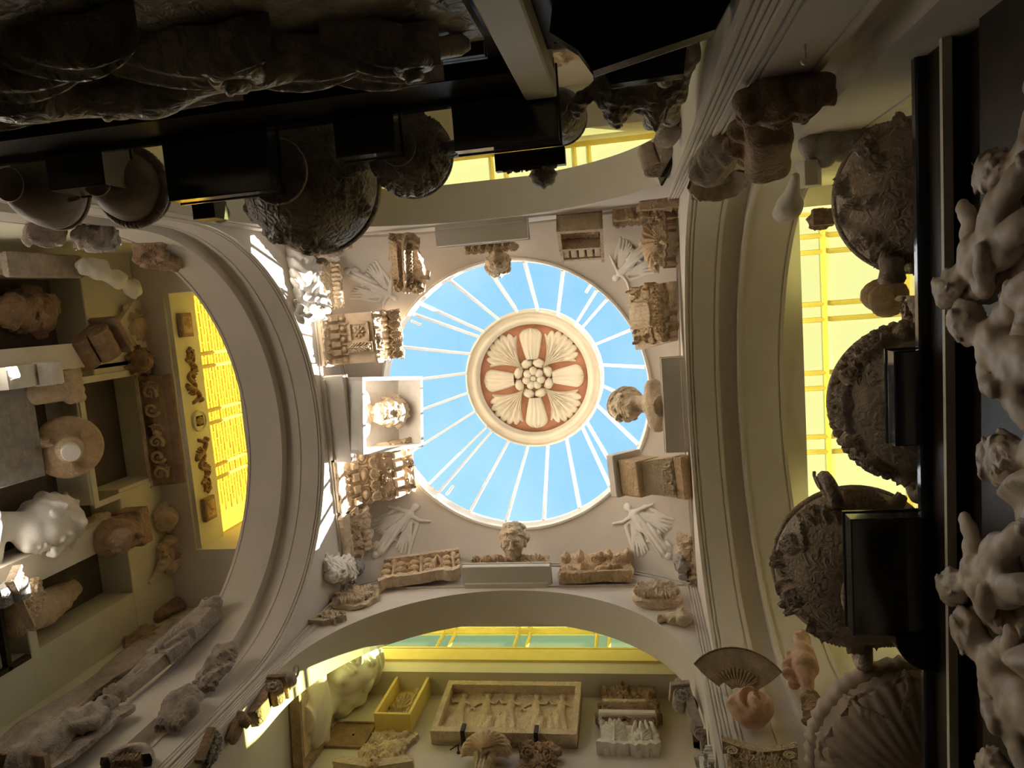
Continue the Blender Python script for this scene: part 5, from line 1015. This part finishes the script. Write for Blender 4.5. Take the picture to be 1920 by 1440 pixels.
# right back pier: jamb facing the room near the top of the frame
YJ = Y0
def heap(s, seed, rough=.05, dims=(.30, .16, .2)):
    return lambda P: d_ell(P, (0, .12 * s, .1 * s), tuple(a * s for a in dims)) - rough * s * nse(P, 15 / s, seed, 3) - .03 * s * np.sin(P[..., 0] * 26 / s + 4 * np.sin(P[..., 1] * 10 / s))
def shellcornice(P):
    d = d_ell(P, (0, .12, .12), (.36, .13, .2)); d = np.maximum(d, -(P[..., 1] + .02)); d = d - .045 * np.abs(np.sin(P[..., 0] * 13 + 2 * P[..., 2])) - .03 * nse(P, 13, 5, 3); return d
UB = (-1, 0, 0)
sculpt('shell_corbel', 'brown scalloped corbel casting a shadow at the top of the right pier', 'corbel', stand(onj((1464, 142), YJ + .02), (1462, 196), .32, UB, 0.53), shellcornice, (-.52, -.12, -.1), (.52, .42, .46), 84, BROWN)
t = thing('hanging_pin', 'small white pin with a round head above the scalloped corbel', 'pin', frame(onj((1508, 70), YJ), (-1, 0, 0), (0, 0, 1), None)); part(t, 'pin', tube([(0, 0, 0), (0, .0, .08)], .006, 6), CREAM); part(t, 'head', lathe([(.0001, .075), (.018, .08), (.012, .095), (.0001, .1)], 14), CREAM, True)
def footblk(P):
    d = d_box(P, (0, .28, .14), (.15, .30, .13), .08); d = sm(d, d_ell(P, (.1, .3, .02), (.16, .34, .08)) - .03 * np.sin(P[..., 1] * 30 + P[..., 0] * 12), .04); return d - .008 * nse(P, 20, 6)
sculpt('bevelled_fragment', 'large brown rounded block with a rippled edge on the right pier', 'fragment', stand(onj((1440, 200), YJ + .05), (1432, 312), .78, UB, 0.72), footblk, (-.30, -.08, -.1), (.34, .68, .34), 60, BROWN)
sculpt('hip_fragment', 'dark folded plaster fragment tucked beside the rippled block', 'fragment', stand(onj((1358, 252), YJ + .02), (1336, 318), .62, UB, 0.6), lambda P: sm(d_ell(P, (0, .25, .08), (.22, .3, .16)), d_ell(P, (.1, .42, .12), (.2, .16, .14)), .06) - .02 * nse(P, 14, 9, 3), (-.38, -.1, -.1), (.40, .66, .34), 56, STONE)
t = thing('crescent_fragment', 'dark crescent bowl fragment with a broken toothed rim', 'fragment', stand(onj((1345, 318), YJ + .02), (1340, 376), .7, UB, 0.56)); part(t, 'crescent', lathe([(.20, .0), (.34, .06), (.40, .22), (.37, .24), (.31, .09), (.19, .03), (.20, .0)], 32, lambda q, z, i: .012 * math.sin(9 * q) + .008 * math.sin(23 * q), arc=(.05, PI - .05), caps=False), DKURN, True); part(t, 'broken_rim', carved(c_fol(101, 12, .04), .66, .12, .12, 44, .03, 3, v0=.36), BROWN, True); part(t, 'wedge', carved(c_stri(2, .02), .36, .3, .06, 22, .03, 4, v0=.05), STONE, True)
t = thing('white_block', 'small bright white hexagonal block on the right pier', 'block', frame(onj((1516, 322), YJ + .22), (-1, 0, 0), (0, 0, 1), None)); part(t, 'block', prism([(.075 * math.cos(a), .075 * math.sin(a)) for a in np.arange(6) * PI / 3], -.06, .09), WHITE); part(t, 'peg', tube([(0, 0, -.22), (0, 0, .0)], .03, 8), WHITE)
def footm(P):
    d = d_chain(P, [(0, .0, .06), (0, .2, .08), (.0, .34, .1)], [.04, .07, .12]); d = sm(d, d_ell(P, (0, .42, .1), (.13, .13, .13)), .05); d = sm(d, d_ell(P, (.05, .50, .1), (.1, .08, .1)), .04); return d
sculpt('bulb_fragment', 'pale bulbous plaster piece like a drooping bud, by the arch edge', 'fragment', stand(onj((1490, 322), YJ + .28), (1470, 402), .66, UB, 0.58), footm, (-.26, -.08, -.1), (.26, .66, .32), 54, WHITE)
# back arch, right reveal: dark bracket, sphinx, lion
t = thing('framed_bracket', 'dark moulded bracket with scroll side set against a flat black frame', 'bracket', stand(onr((1262, 262), XQ - .0), (1232, 318), .72, UR2, 0.46)); part(t, 'frame_board', bbox(-.34, .34, -.02, .74, -.02, .03, .01), BLACK); volute(t, .44, .20, DKURN, .66); part(t, 'side_scroll', carved(c_roll(3, .04), .40, .14, .30, 40, 0, 2, v0=.5), STONE, True)
def sphinx(P):
    d = d_chain(P, [(0, 0, .1), (0, .4, .16), (0, .8, .12)], [.14, .16, .12]); 
    for k in range(4): d = sm(d, d_chain(P, [(0, .25 + .05 * k, .1), (-.12, .45 + .1 * k, .2), (-.05, .75 + .12 * k, .26)], [.05, .06, .03]), .02)
    d = sm(d, f_head(P, (0, .86, .14), .26, 'long', seed=7), .03); return d - .015 * nse(P, 30, 5)
sculpt('sphinx_bracket', 'dark winged creature bracket climbing the pier beside the white reeding', 'bracket', stand(onr((1302, 95), XQ - .06), (1268, 236), 1.35, UR2, 0.62), sphinx, (-.34, -.16, -.08), (.3, 1.24, .46), 84, BRONZE)
sculpt('drapery_stub', 'pale ribbed drapery stub between the creature and the framed bracket', 'fragment', stand(onr((1268, 226), XQ - .03), (1256, 268), .5, UR2, 0.5), lambda P: d_ell(P, (0, .2, .08), (.2, .26, .14)) - .03 * np.sin(P[..., 0] * 40) - .02 * nse(P, 16, 4), (-.32, -.1, -.08), (.32, .54, .3), 50, STONE)
# ------------------------------------------------------------------ urns on the dark parapets
def plinth(label, x0, x1, y0, y1, z0, z1, m=BLACK, front='x', group=None):
    t = thing('black_plinth', label, 'plinth', Matrix.Translation(((x0 + x1) / 2, (y0 + y1) / 2, z0)), group); a, b, c = (x1 - x0) / 2, (y1 - y0) / 2, z1 - z0
    part(t, 'block', bbox(-a, a, -b, b, 0, c, .006), GLOSSB); part(t, 'cap', bbox(-a - .006, a + .006, -b - .006, b + .006, c, c + .02, .004), GLOSSB); return t
def belt(fn, r, z0, z1, n=150, nz=26, prof=None):
    """carved band wrapped round a vase: fn(HF over arc length x height)"""
    Lc = 2 * PI * r; U, V = np.meshgrid(np.linspace(-.5, .5, n + 1) * Lc, np.linspace(0, 1, nz) * (z1 - z0), indexing='ij'); H = HF(U, V); fn(H, Lc, z1 - z0); H.h[-1] = H.h[0]
    zz = np.linspace(z0, z1, nz); R = np.array([prof(q) for q in zz])[None, :] + H.h * np.sin(np.linspace(0, PI, nz))[None, :] ** .3; th = U / r
    P = np.stack([R * np.cos(th), R * np.sin(th), np.broadcast_to(zz, R.shape)], -1).reshape(-1, 3); i = np.arange(n * (nz - 1)); a = i // (nz - 1) * nz + i % (nz - 1)
    return P, np.stack([a, a + nz, a + nz + 1, a + 1], 1)
def pf(pts):
    p = np.array(pts, float); return lambda z: float(np.interp(z, p[:, 1], p[:, 0]))
def vase(label, c, R, H, m, band=None, handles=None, rope=False, flutes=0, lid=False, name='vase', rot=0., group=None):
    """bowl-bodied vase: foot, bowl, carved belt, rim, handles; R widest radius, H height to the rim"""
    t = thing(name, label, 'vase', Matrix.Translation(c) @ Matrix.Rotation(rot, 4, 'Z'), group)
    part(t, 'foot', lathe([(.42 * R, 0), (.44 * R, .03 * H), (.38 * R, .06 * H), (.26 * R, .10 * H), (.22 * R, .16 * H), (.25 * R, .19 * H)], 40), m, True)
    body = [(.24 * R, .16 * H), (.42 * R, .19 * H), (.60 * R, .26 * H), (.76 * R, .38 * H), (.88 * R, .53 * H), (.96 * R, .70 * H), (1.0 * R, .86 * H), (.97 * R, .95 * H), (.88 * R, 1.0 * H)]
    part(t, 'bowl', lathe(spl([(a, b, 0) for a, b in body], 4)[:, :2].tolist(), 176 if flutes else 72, (lambda q, z, i: (.035 * R * abs(math.sin(flutes * q / 2)) * min(1, i * 4) if i < .62 else 0)) if flutes else None), m, True)
    part(t, 'rim', lathe([(.84 * R, .97 * H), (1.0 * R, .96 * H), (1.03 * R, 1.0 * H), (.88 * R, 1.06 * H), (.78 * R, 1.04 * H)], 56), m, True)
    if band: part(t, 'carved_belt', belt(band, R, .32 * H, .90 * H, 200, 44, pf(body)), m, True)
    if rope:
        bm = meshdata('bead', lathe([(max(.0001, .028 * math.sin(a)), -.028 * math.cos(a)) for a in np.linspace(0, PI, 7)], 8), m, True)
        for k in range(52): a = 2 * PI * k / 52; link('bead', bm, t, Matrix.Translation((1.02 * R * math.cos(a), 1.02 * R * math.sin(a), .80 * H)))
    for a in handles or ():
        q = np.array([math.cos(a), math.sin(a), 0]); pts = [q * .92 * R + [0, 0, .60 * H], q * 1.16 * R + [0, 0, .62 * H], q * 1.26 * R + [0, 0, .78 * H], q * 1.14 * R + [0, 0, .92 * H], q * .95 * R + [0, 0, .86 * H]]
        h_ = part(t, 'handle', tube(spl(pts, 5), .035, 8), m, True)
        s0 = np.cross(q, [0, 0, 1]); part(h_, 'handle_scroll', join(*[tube([q * 1.22 * R + [0, 0, .82 * H] + (q * math.cos(k * .5) + np.array([0, 0, 1]) * math.sin(k * .5)) * .05 * (1 - k / 22) + s0 * .036 * g for k in range(16)], .009, 5) for g in (-1, 1)]) if False else tube([q * 1.22 * R + [0, 0, .82 * H] + (q * math.cos(k * .5) + np.array([0, 0, 1]) * math.sin(k * .5)) * .05 * (1 - k / 22) + s0 * .036 for k in range(16)], .009, 5), m, True)
    if lid: part(t, 'lid', lathe([(.82 * R, 1.05 * H), (.6 * R, 1.2 * H), (.3 * R, 1.3 * H), (.08 * R, 1.35 * H), (.1 * R, 1.42 * H), (.0001, 1.46 * H)], 40), m, True)
    return t
def vines(seed, n=9, d=.05):
    def f(H, w, h):
        rs = np.random.RandomState(seed)
        H.line([(-w / 2 + w * k / 60, h * (.5 + .3 * math.sin(k * .9))) for k in range(61)], h * .035, d * .7)
        for k in range(n * 2):
            x = -w / 2 + w * (k + .5) / (n * 2); y = h * (.5 + .3 * (-1) ** k * .6)
            if k % 3: H.leaf(x, y, h * .36, rs.uniform(0, 6.28), h * .17, d, 4)
            else:
                for j in range(7): H.blob(x + rs.uniform(-.07, .07) * h * 2, y + rs.uniform(-.12, .12) * h, h * .06, h * .06, d * 1.2)
    return f
def masks(n=6, d=.055):
    def f(H, w, h):
        for k in range(n):
            x = -w / 2 + w * (k + .5) / n; H.blob(x, h * .5, h * .17, h * .22, d); H.blob(x, h * .45, h * .04, h * .09, d * 1.3)
            for g in (-1, 1): H.blob(x + g * h * .07, h * .56, h * .04, h * .03, d * 1.2); H.leaf(x + g * h * .2, h * .4, h * .5, PI / 2 - g * .9, h * .2, d * .8, 4); H.spiral(x + g * h * .55, h * .5, h * .2, 1.4, h * .04, d * .9, g)
    return f
def figs(n=9, d=.035):
    def f(H, w, h): c_fig(n, d)(H, w, h)
    return f
G = 'vases along the right parapet'
vase('dark vase with vine leaves, uppermost on the right parapet', (1.36, -.36, ZP + .0), .36, .46, DKURN, vines(3), None, group=G)
vase('dark beaded vase with mask reliefs and two loop handles, in front of the yellow window', (1.32, .62, ZP + .0), .37, .46, DKURN, masks(7), (PI / 2, -PI / 2), True, group=G)
vase('dark vase with a curled handle over the big black plinth', (1.06, 1.47, ZP + .07), .40, .44, DKURN, vines(7, 10), (-PI / 2 - .3, PI / 2), group=G)
t = vase('wide dark fluted vase with figures in the lower right corner', (1.30, 2.47, ZP + .0), .50, .40, DKFLUTE, figs(11), None, False, 44, group=G)
part(t, 'fluted_collar', lathe([(.49, .33), (.52, .36), (.53, .43), (.50, .46)], 120, lambda q, z, i: .010 * math.sin(48 * q)), DKFLUTE, True)
plinth('small black plinth overhanging the right parapet beneath the beaded vase', 1.09, 1.30, .33, .74, ZP - .05, ZP + .04)
t = plinth('big black plinth with a curved corner overhanging the right parapet', .90, 1.45, 1.06, 1.60, ZP - .05, ZP + .05)
part(t, 'curved_side', lathe([(.0001, -.05), (.16, -.05), (.16, .06), (.0001, .06)], 24, arc=(0, PI)), BLACK, False, Matrix.Translation((.05, .26, .02)))
plinth('low black plinth stub at the lower right end of the parapet', 1.15, 1.3, 2.45, 2.62, ZP - .05, ZP + .03)
# small fragments between the vases, against the right aisle
def onz_(px, z): return atz(px[0], px[1], z)
t = thing('foot_stub', 'dark turned stub between the upper two vases of the right parapet', 'fragment', Matrix.Translation(atz(1672, 507, 3.55)) @ Matrix.Rotation(PI / 2, 4, 'X')); part(t, 'stub', lathe([(.05, -.06), (.06, -.04), (.05, .0), (.055, .04), (.05, .06)], 24), DKURN, True); part(t, 'face', lathe([(.045, .06), (.04, .07), (.0001, .068)], 24), STONE, True)
sculpt('yellow_scroll', 'yellow-lit plaster scroll seen between two vases', 'fragment', frame(atz(1672, 560, 4.6), (0, -1, 0), (0, 0, 1), None), lambda P: sm(d_ell(P, (0, .1, 0), (.10, .18, .09)) - .03 * np.sin(P[..., 1] * 40 + P[..., 0] * 20) - .01 * nse(P, 20, 3), d_cap(P, (0, -.1, 0), (0, -1.28, 0), .02), .02), (-.18, -1.32, -.16), (.18, .34, .16), 84, TAN)
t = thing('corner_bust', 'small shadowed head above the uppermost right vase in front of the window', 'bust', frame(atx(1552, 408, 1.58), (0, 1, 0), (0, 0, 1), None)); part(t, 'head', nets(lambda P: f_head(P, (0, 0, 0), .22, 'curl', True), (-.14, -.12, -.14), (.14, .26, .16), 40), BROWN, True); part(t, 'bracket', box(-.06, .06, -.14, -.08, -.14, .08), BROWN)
sculpt('leaf_crest', 'grey rounded crest fragment above the uppermost right vase', 'fragment', frame(atz(1572, 262, 4.7), (-1, 0, 0), (0, 0, 1), None), lambda P: d_ell(P, (0, .06, 0), (.22, .12, .1)) - .035 * np.abs(np.sin(P[..., 0] * 26)) - .015 * nse(P, 22, 3), (-.34, -.14, -.2), (.34, .26, .2), 54, GREYST)
sculpt('yellow_bulb', 'amber-lit round stone bulb on the aisle wall past the big black plinth', 'fragment', frame(aty(1548, 1140, 3.02), (1, 0, 0), (0, 0, 1), None), lambda P: sm(d_ell(P, (0, .05, 0), (.1, .11, .1)), d_cap(P, (0, .1, 0), (0, .22, 0), .05, .07), .03), (-.16, -.12, -.16), (.16, .34, .16), 36, TAN)
t = thing('gilt_tablet', 'tiny gilt tablet lit by the yellow window beside the beaded vase', 'tablet', frame(atz(1678, 870, 4.5), (0, -1, 0), (0, 0, 1), None)); part(t, 'panel', carved(c_fol(4, 6, .02), .10, .2, .03, 30), TAN, True); part(t, 'frame', join(box(-.07, .07, -.02, 0, 0, .05), box(-.07, .07, .2, .22, 0, .05), box(-.07, -.05, 0, .2, 0, .05), box(.05, .07, 0, .2, 0, .05)), YLIT); part(t, 'rod', tube([(0, -.02, .02), (0, -1.19, .02)], .012, 6), IRON)
# back parapet: boxes, vases
zq = ZP - .05
def bk(px0, px1, py): a = atz(px0[0], px0[1], zq); b = atz(px1[0], px1[1], zq); return a[0], b[0], atz(*py, zq)[1]
for lb, a, b, c in (('wide black plinth under the big dark urn on the upper parapet', (302, 272), (500, 255), (400, 368)), ('narrow black plinth under the shell dish on the upper parapet', (622, 222), (735, 207), (680, 290)), ('long black plinth at the end of the upper parapet beside the white post', (845, 195), (1042, 172), (950, 272)), ('small black plinth under the round jar at the far left', (82, 295), (188, 283), (140, 352))):
    x0, x1, y1 = bk(a, b, c); plinth(lb, x0, x1, -1.05, y1, zq, zq + .10 + (.12 if 'small' in lb else 0))
def tz(px, z): return atz(px[0], px[1], z)
G2 = 'vases along the upper parapet'
p = tz((560, 336), 3.62); vase('big dark bronze urn with a carved belly on the upper parapet', (p[0], p[1], ZP + .07), .37, .46, BRONZE, lambda H, w, h: [c_fol(5, 70, .03)(H, w, h)], (-.2,), group=G2)
p = tz((772, 292), 3.6); t = vase('dark shell-ribbed dish with a ram knob on the upper parapet', (p[0], p[1], ZP + .07), .205, .26, BRONZE, lambda H, w, h: [H.leaf(-w / 2 + w * k / 12, h * .05, h * .9, PI / 2 - .6, h * .22, .022, 5) for k in range(12)], (0.0,), group=G2)
p = tz((1050, 228), 3.6); vase('round dark jar hidden behind the long black plinth', (p[0], p[1] - .02, ZP + .07), .13, .26, BRONZE, None, None, group=G2)
p = tz((250, 352), 3.6); vase('plain brown jar with a pale rim band beside the wide black plinth', (p[0], p[1], ZP + .02), .19, .34, DKMARB, None, None, True, group=G2)
p = tz((95, 360), 3.6); vase('smooth brown jar on the small plinth at the far left', (p[0], p[1], ZP + .02), .20, .34, DKMARB, lambda H, w, h: H.spiral(0, h * .5, h * .4, 1.3, h * .06, .02), None, group=G2)
t = thing('pillar_fragment', 'small dark pedestal with a grey cap between the jar and the big urn', 'fragment', Matrix.Translation(tz((398, 396), 3.7))); part(t, 'pedestal', bbox(-.06, .07, -.05, .05, -.1, .04, .006), DKWOOD); part(t, 'cap', lathe([(.05, .04), (.06, .07), (.04, .12), (.0001, .13)], 20), GREYST, True)
x0, x1, y1 = bk((915, 285), (1050, 272), (980, 300)); t = thing('carved_board', 'dark carved board slung under the long black plinth with a small dome', 'fragment', Matrix.Translation(((x0 + x1) / 2, y1 - .02, ZP + .09)))
part(t, 'board', bbox(-.16, .17, -.05, .03, 0, .06, .006), DKWOOD); part(t, 'carving', carved(c_fol(12, 16, .012), .26, .05, .0, 50, 0, 1, back=-.01), BRONZE, True, Matrix.Translation((0, .03, .005)) @ Matrix.Rotation(PI / 2, 4, 'X') @ Matrix.Rotation(PI, 4, 'Y')); part(t, 'dome', lathe([(max(.0001, .065 * math.sin(a)), .07 * math.cos(a)) for a in np.linspace(PI / 2, PI, 8)], 20, lambda q, z, i: .006 * math.cos(8 * q)), BRONZE, True, Matrix.Translation((.05, .05, .12)))
# yellow relief on the far wall of the back aisle, dark slabs in the corner
t = thing('yellow_relief', 'yellow-lit leaf relief on the back aisle wall behind the black slabs', 'relief', upright(aty(1085, 92, YTF + .01), 'back')); part(t, 'carving', carved(c_fol(19, 14, .05), .6, .75, .05, 60, .03, 5, v0=-.6), TAN, True); part(t, 'backing', bbox(-.28, .28, -.58, .12, -.005, .04, .008), TAN2)
def slabobj(name, label, pts, z, th, m=BLACK, cat='slab'):
    q = [atz(*a, z) for a in pts]; c = sum(q) / len(q); t = thing(name, label, cat, Matrix.Translation(c)); part(t, 'slab', prism([(a[0] - c[0], a[1] - c[1]) for a in q], 0, th), m); part(t, 'lip', prism([((a[0] - c[0]) * .985, (a[1] - c[1]) * .985) for a in q], th, th + .015), GREYST); return t
slabobj('black_slab', 'large black slab with a pale slanting edge in the top corner', [(1040, -30), (1385, -30), (1342, 55), (1112, 133), (1082, 92), (1030, 60)], 2.6, .07)
slabobj('black_slab', 'smaller black shelf slab with a bright front edge over the beast head', [(1115, 100), (1290, 60), (1282, 138), (1146, 158)], 3.0, .06)
def beast2(P):
    d = d_ell(P, (0, .0, .0), (.16, .1, .1)); d = sm(d, d_ell(P, (-.14, .0, .04), (.1, .06, .06)), .04); return d - .03 * nse(P, 40, 3, 3)
sculpt('bronze_beast', 'dark bronze beast head hanging under the smaller black shelf', 'head', frame(atz(1195, 182, 3.3), (1, 0, 0), (0, -1, 0), (0, 0, -1)), beast2, (-.32, -.2, -.18), (.28, .2, .18), 60, BRONZE)
t = thing('light_strip', 'tiny pale ledge strip next to the white post', 'ledge', Matrix.Translation(atz(1054, 86, 2.9))); part(t, 'strip', bbox(-.04, .04, -.012, .012, 0, .03, .004), CREAM); part(t, 'bracket', box(-.03, .03, -.1, -.012, .0, .02), DKWOOD)
# ------------------------------------------------------------------ carvings on the inner faces of the parapets
t = thing('white_post', 'cream square post below the end of the upper parapet', 'post', frame((-.33, -.93, 1.55), (-1, 0, 0), (0, 0, 1), None)); part(t, 'shaft', bbox(-.07, .07, 0, 1.68, -.05, .055, .008), CREAM); part(t, 'base_block', bbox(-.09, .09, -.05, .06, -.05, .075, .008), CREAM)
# acanthus cornice, black with age, along the upper edge of the frame
ac = thing('acanthus_cornice', 'huge blackened acanthus and scroll carving along the top edge', 'relief', frame((-1.22, -.905, 1.86), (-1, 0, 0), (0, 0, 1), None) @ Matrix.Scale(.64, 4))
DKMARB2 = mat('blackened_marble', (.55, .48, .42), .3, .3, 4, .25, 18, spec=.6, chisel=9)
part(ac, 'backing', box(-1.22, 2.3, -.3, 1.05, -.06, .0), DKMARB2)
def stem(P):
    d = d_chain(P, spl([(1.9, .55, .1), (1.2, .40, .18), (.6, .62, .2), (.0, .60, .16), (-.7, .78, .1), (-1.12, .92, .06)], 4).tolist(), list(np.linspace(.12, .05, 21))); return d - .012 * nse(P, 12, 3)
part(ac, 'main_stem', nets(stem, (-1.6, .2, -.06), (2.1, 1.15, .4), 110), DKMARB2, True)
def bigleaf(p0, p1, w, bend, seed):
    p0, p1 = np.array(p0, float), np.array(p1, float); L = np.linalg.norm(p1 - p0); a = math.atan2(p1[1] - p0[1], p1[0] - p0[0])
    def f(U, V):
        s = U * 2 - 1; lob = 1 + .22 * np.abs(np.sin(V * 9)) ** .7; x = V * L; y = s * w * np.sin(np.clip(V * .9 + .12, 0, 1) * PI) ** .6 * lob + bend * np.sin(V * PI)
        z = .03 + .10 * np.sin(V * PI) + .09 * (1 - s * s) - .10 * np.abs(s) ** 3 + .02 * np.sin(s * 9 + V * 6) + .07 * V ** 3
        c, n = math.cos(a), math.sin(a); return np.stack([p0[0] + x * c - y * n, p0[1] + x * n + y * c, z], -1)
    g = grid(f, 22, 40); h = (np.asarray(g[0]) - np.array([0, 0, .025]), [tuple(reversed(tuple(q))) for q in g[1]]); return join(g, h)
for k, (a, b, w, bd) in enumerate((((1.5, .30), (.5, .22), .13, -.06), ((1.0, .62), (.1, .86), .12, .05), ((.55, .45), (-.35, .34), .13, -.08), ((.1, .70), (-.75, .62), .11, -.06), ((-.3, .82), (-1.0, .98), .10, .04), ((2.1, .62), (1.25, .80), .14, .06), ((2.2, .25), (1.55, .08), .13, -.03), ((.9, .2), (.1, .02), .10, -.05), ((-.5, .55), (-1.05, .72), .08, -.03))):
    part(ac, 'acanthus_leaf', bigleaf(a, b, w, bd, k), DKMARB2, True)
for k, (x, y, r) in enumerate(((1.75, .45, .2), (.72, .62, .16), (-.05, .50, .14), (-.9, .70, .11), (1.2, .12, .13))):
    part(ac, 'scroll', tube([(x + r * (1 - .03 * j) * math.cos(j * .42), y + r * (1 - .03 * j) * math.sin(j * .42), .16 + .004 * j) for j in range(30)], list(np.linspace(.055, .03, 30) * r / .16), 8), DKMARB2, True)
part(ac, 'bed_moulding', join(box(-1.2, 2.3, 1.12, 1.16, -.02, .05), box(-1.2, 2.3, 1.2, 1.23, -.02, .04)), DKWOOD)
# figure frieze down the right edge
fr = thing('figure_frieze', 'dark marble frieze of crowded nude and draped figures down the right edge', 'relief', frame((1.27, CY, 1.89), (0, -1, 0), (0, 0, 1), None))
part(fr, 'backing', box(-2.1, 2.1, -.25, .98, -.02, .01), DKWOOD)
FIGM = mat('figure_marble', (.68, .56, .47), .42, .22, 5, .2, 25, spec=.5)
poses = [  # head, neck, pelvis, elbow,hand, elbow,hand, knee,foot, knee,foot
    [(.02, .86, .16), (0, .70, .12), (-.05, .34, .10), (-.26, .52, .16), (-.34, .66, .14), (.22, .52, .16), (.10, .36, .22), (-.12, .08, .18), (-.16, -.2, .1), (.12, .10, .12), (.16, -.2, .08)],
    [(-.04, .74, .18), (0, .58, .12), (.08, .26, .12), (-.22, .40, .18), (-.30, .50, .14), (.2, .42, .14), (.28, .2, .2), (.02, .02, .22), (-.08, -.22, .12), (.22, .0, .16), (.3, -.22, .1)],
    [(.05, .80, .16), (.02, .64, .12), (.0, .3, .1), (-.2, .50, .2), (-.02, .42, .26), (.26, .50, .14), (.32, .62, .12), (-.16, .1, .2), (-.22, -.16, .1), (.08, .02, .12), (.05, -.24, .08)]]
def figm(i, seed):
    def q(P):
        d = f_fig(P, poses[i], .92, seed)
        if i != 1: d = sm(d, d_chain(P, [(-.14, .62, .14), (.02, .36, .2), (.16, .1, .18), (.12, -.2, .12)], [.05, .07, .06, .05]) - .014 * np.sin(P[..., 0] * 60 + P[..., 1] * 25), .03)
        return d
    return meshdata('carved_figure', nets(q, (-.48, -.32, -.04), (.5, 1.14, .42), 120), FIGM, True)
fm = [figm(k, 5 + k) for k in range(3)]
ys = [-.30, -.02, .24, .52, .80, 1.06, 1.32, 1.60, 1.88, 2.16, 2.44]
for k, y in enumerate(ys):
    s = .66 + .06 * math.sin(k * 2.3); link('carved_figure', fm[k % 3], fr, Matrix.Translation((CY - y, .12 + .10 * math.sin(k * 1.7), .0)) @ Matrix.Rotation(.25 * math.sin(k * 2.9), 4, 'Z') @ Matrix.Diagonal((s * (1 if k % 2 else -1), s, s * .62, 1)))
def putto(P):
    return f_fig(P, [(0, .42, .12), (0, .32, .1), (0, .14, .1), (-.12, .24, .14), (-.06, .12, .2), (.13, .25, .12), (.2, .28, .12), (-.06, .04, .14), (-.08, -.1, .1), (.07, .02, .12), (.1, -.1, .08)], .55, 9)
pm2 = meshdata('putto', nets(putto, (-.3, -.2, -.03), (.3, .6, .3), 84), FIGM, True)
for k, y in enumerate((-.16, .38, .93, 1.47, 2.02, 2.58)): link('putto', pm2, fr, Matrix.Translation((CY - y, .40 + .06 * (-1) ** k, .06)) @ Matrix.Rotation(.5 * (-1) ** k, 4, 'Z') @ Matrix.Diagonal((1, 1, .7, 1)))
for k, y in enumerate((.1, .66, 1.2, 1.74, 2.3)): part(fr, 'drapery', nets(lambda P: d_chain(P, [(-.1, .5, .04), (0, .25, .1), (.1, -.1, .08)], [.07, .1, .08]) - .02 * np.sin(P[..., 0] * 50 + P[..., 1] * 20 + k), (-.28, -.26, -.04), (.28, .66, .26), 44), FIGM, True, Matrix.Translation((CY - y, .1, 0)))
# left end of the back wall: pieces over the left arch jamb
YK = Y0 + .02
for lb, b, tp, h, fn in (('brown leafy block with curling fronds at the left arch springing', (275, 452), (330, 478), .62, lambda P: d_box(P, (0, .22, .08), (.16, .22, .1), .03) - .03 * nse(P, 22, 3, 3)), ('grey bowl-like shell fragment nearest the left edge, under the jars', (60, 428), (108, 428), .36, lambda P: np.maximum(d_ell(P, (0, .15, .05), (.14, .18, .12)), -d_ell(P, (0, .12, .16), (.10, .14, .1))) - .01 * nse(P, 30, 4)), ('grey leaf-edged shell fragment under the plain brown jar', (150, 430), (215, 436), .40, lambda P: d_ell(P, (0, .18, .05), (.13, .22, .1)) - .025 * nse(P, 30, 5, 3))):
    sculpt('jamb_fragment', lb, 'fragment', stand(aty(b[0], b[1], YK + .05), tp, h, (-1, 0, 0)), fn, (-.28, -.12, -.08), (.28, .56, .3), 56, BROWN if 'brown' in lb[:6] else STONE)
t = thing('scroll_cornice', 'long pale carved cornice piece entering from the left edge', 'relief', stand(aty(-20, 478, YK + .1), (132, 486), .95, (-1, 0, 0))); part(t, 'carving', carved(c_roll(2, .06), .24, .92, .10, 60, .02, 3), STONE, True); part(t, 'crown', bbox(-.16, -.10, 0, .9, -.02, .2, .015), STONE)
sculpt('bone_bracket', 'pale curved bracket like a bent bone hanging over the lion shield', 'bracket', stand(aty(160, 485, YK + .12), (292, 528), .98, (-1, 0, 0)), lambda P: d_chain(P, [(0, 0, .06), (-.02, .3, .1), (.02, .55, .12), (.1, .8, .12)], [.09, .08, .06, .09]) - .018 * nse(P, 26, 6), (-.22, -.14, -.08), (.26, 1.0, .3), 64, WHITE)
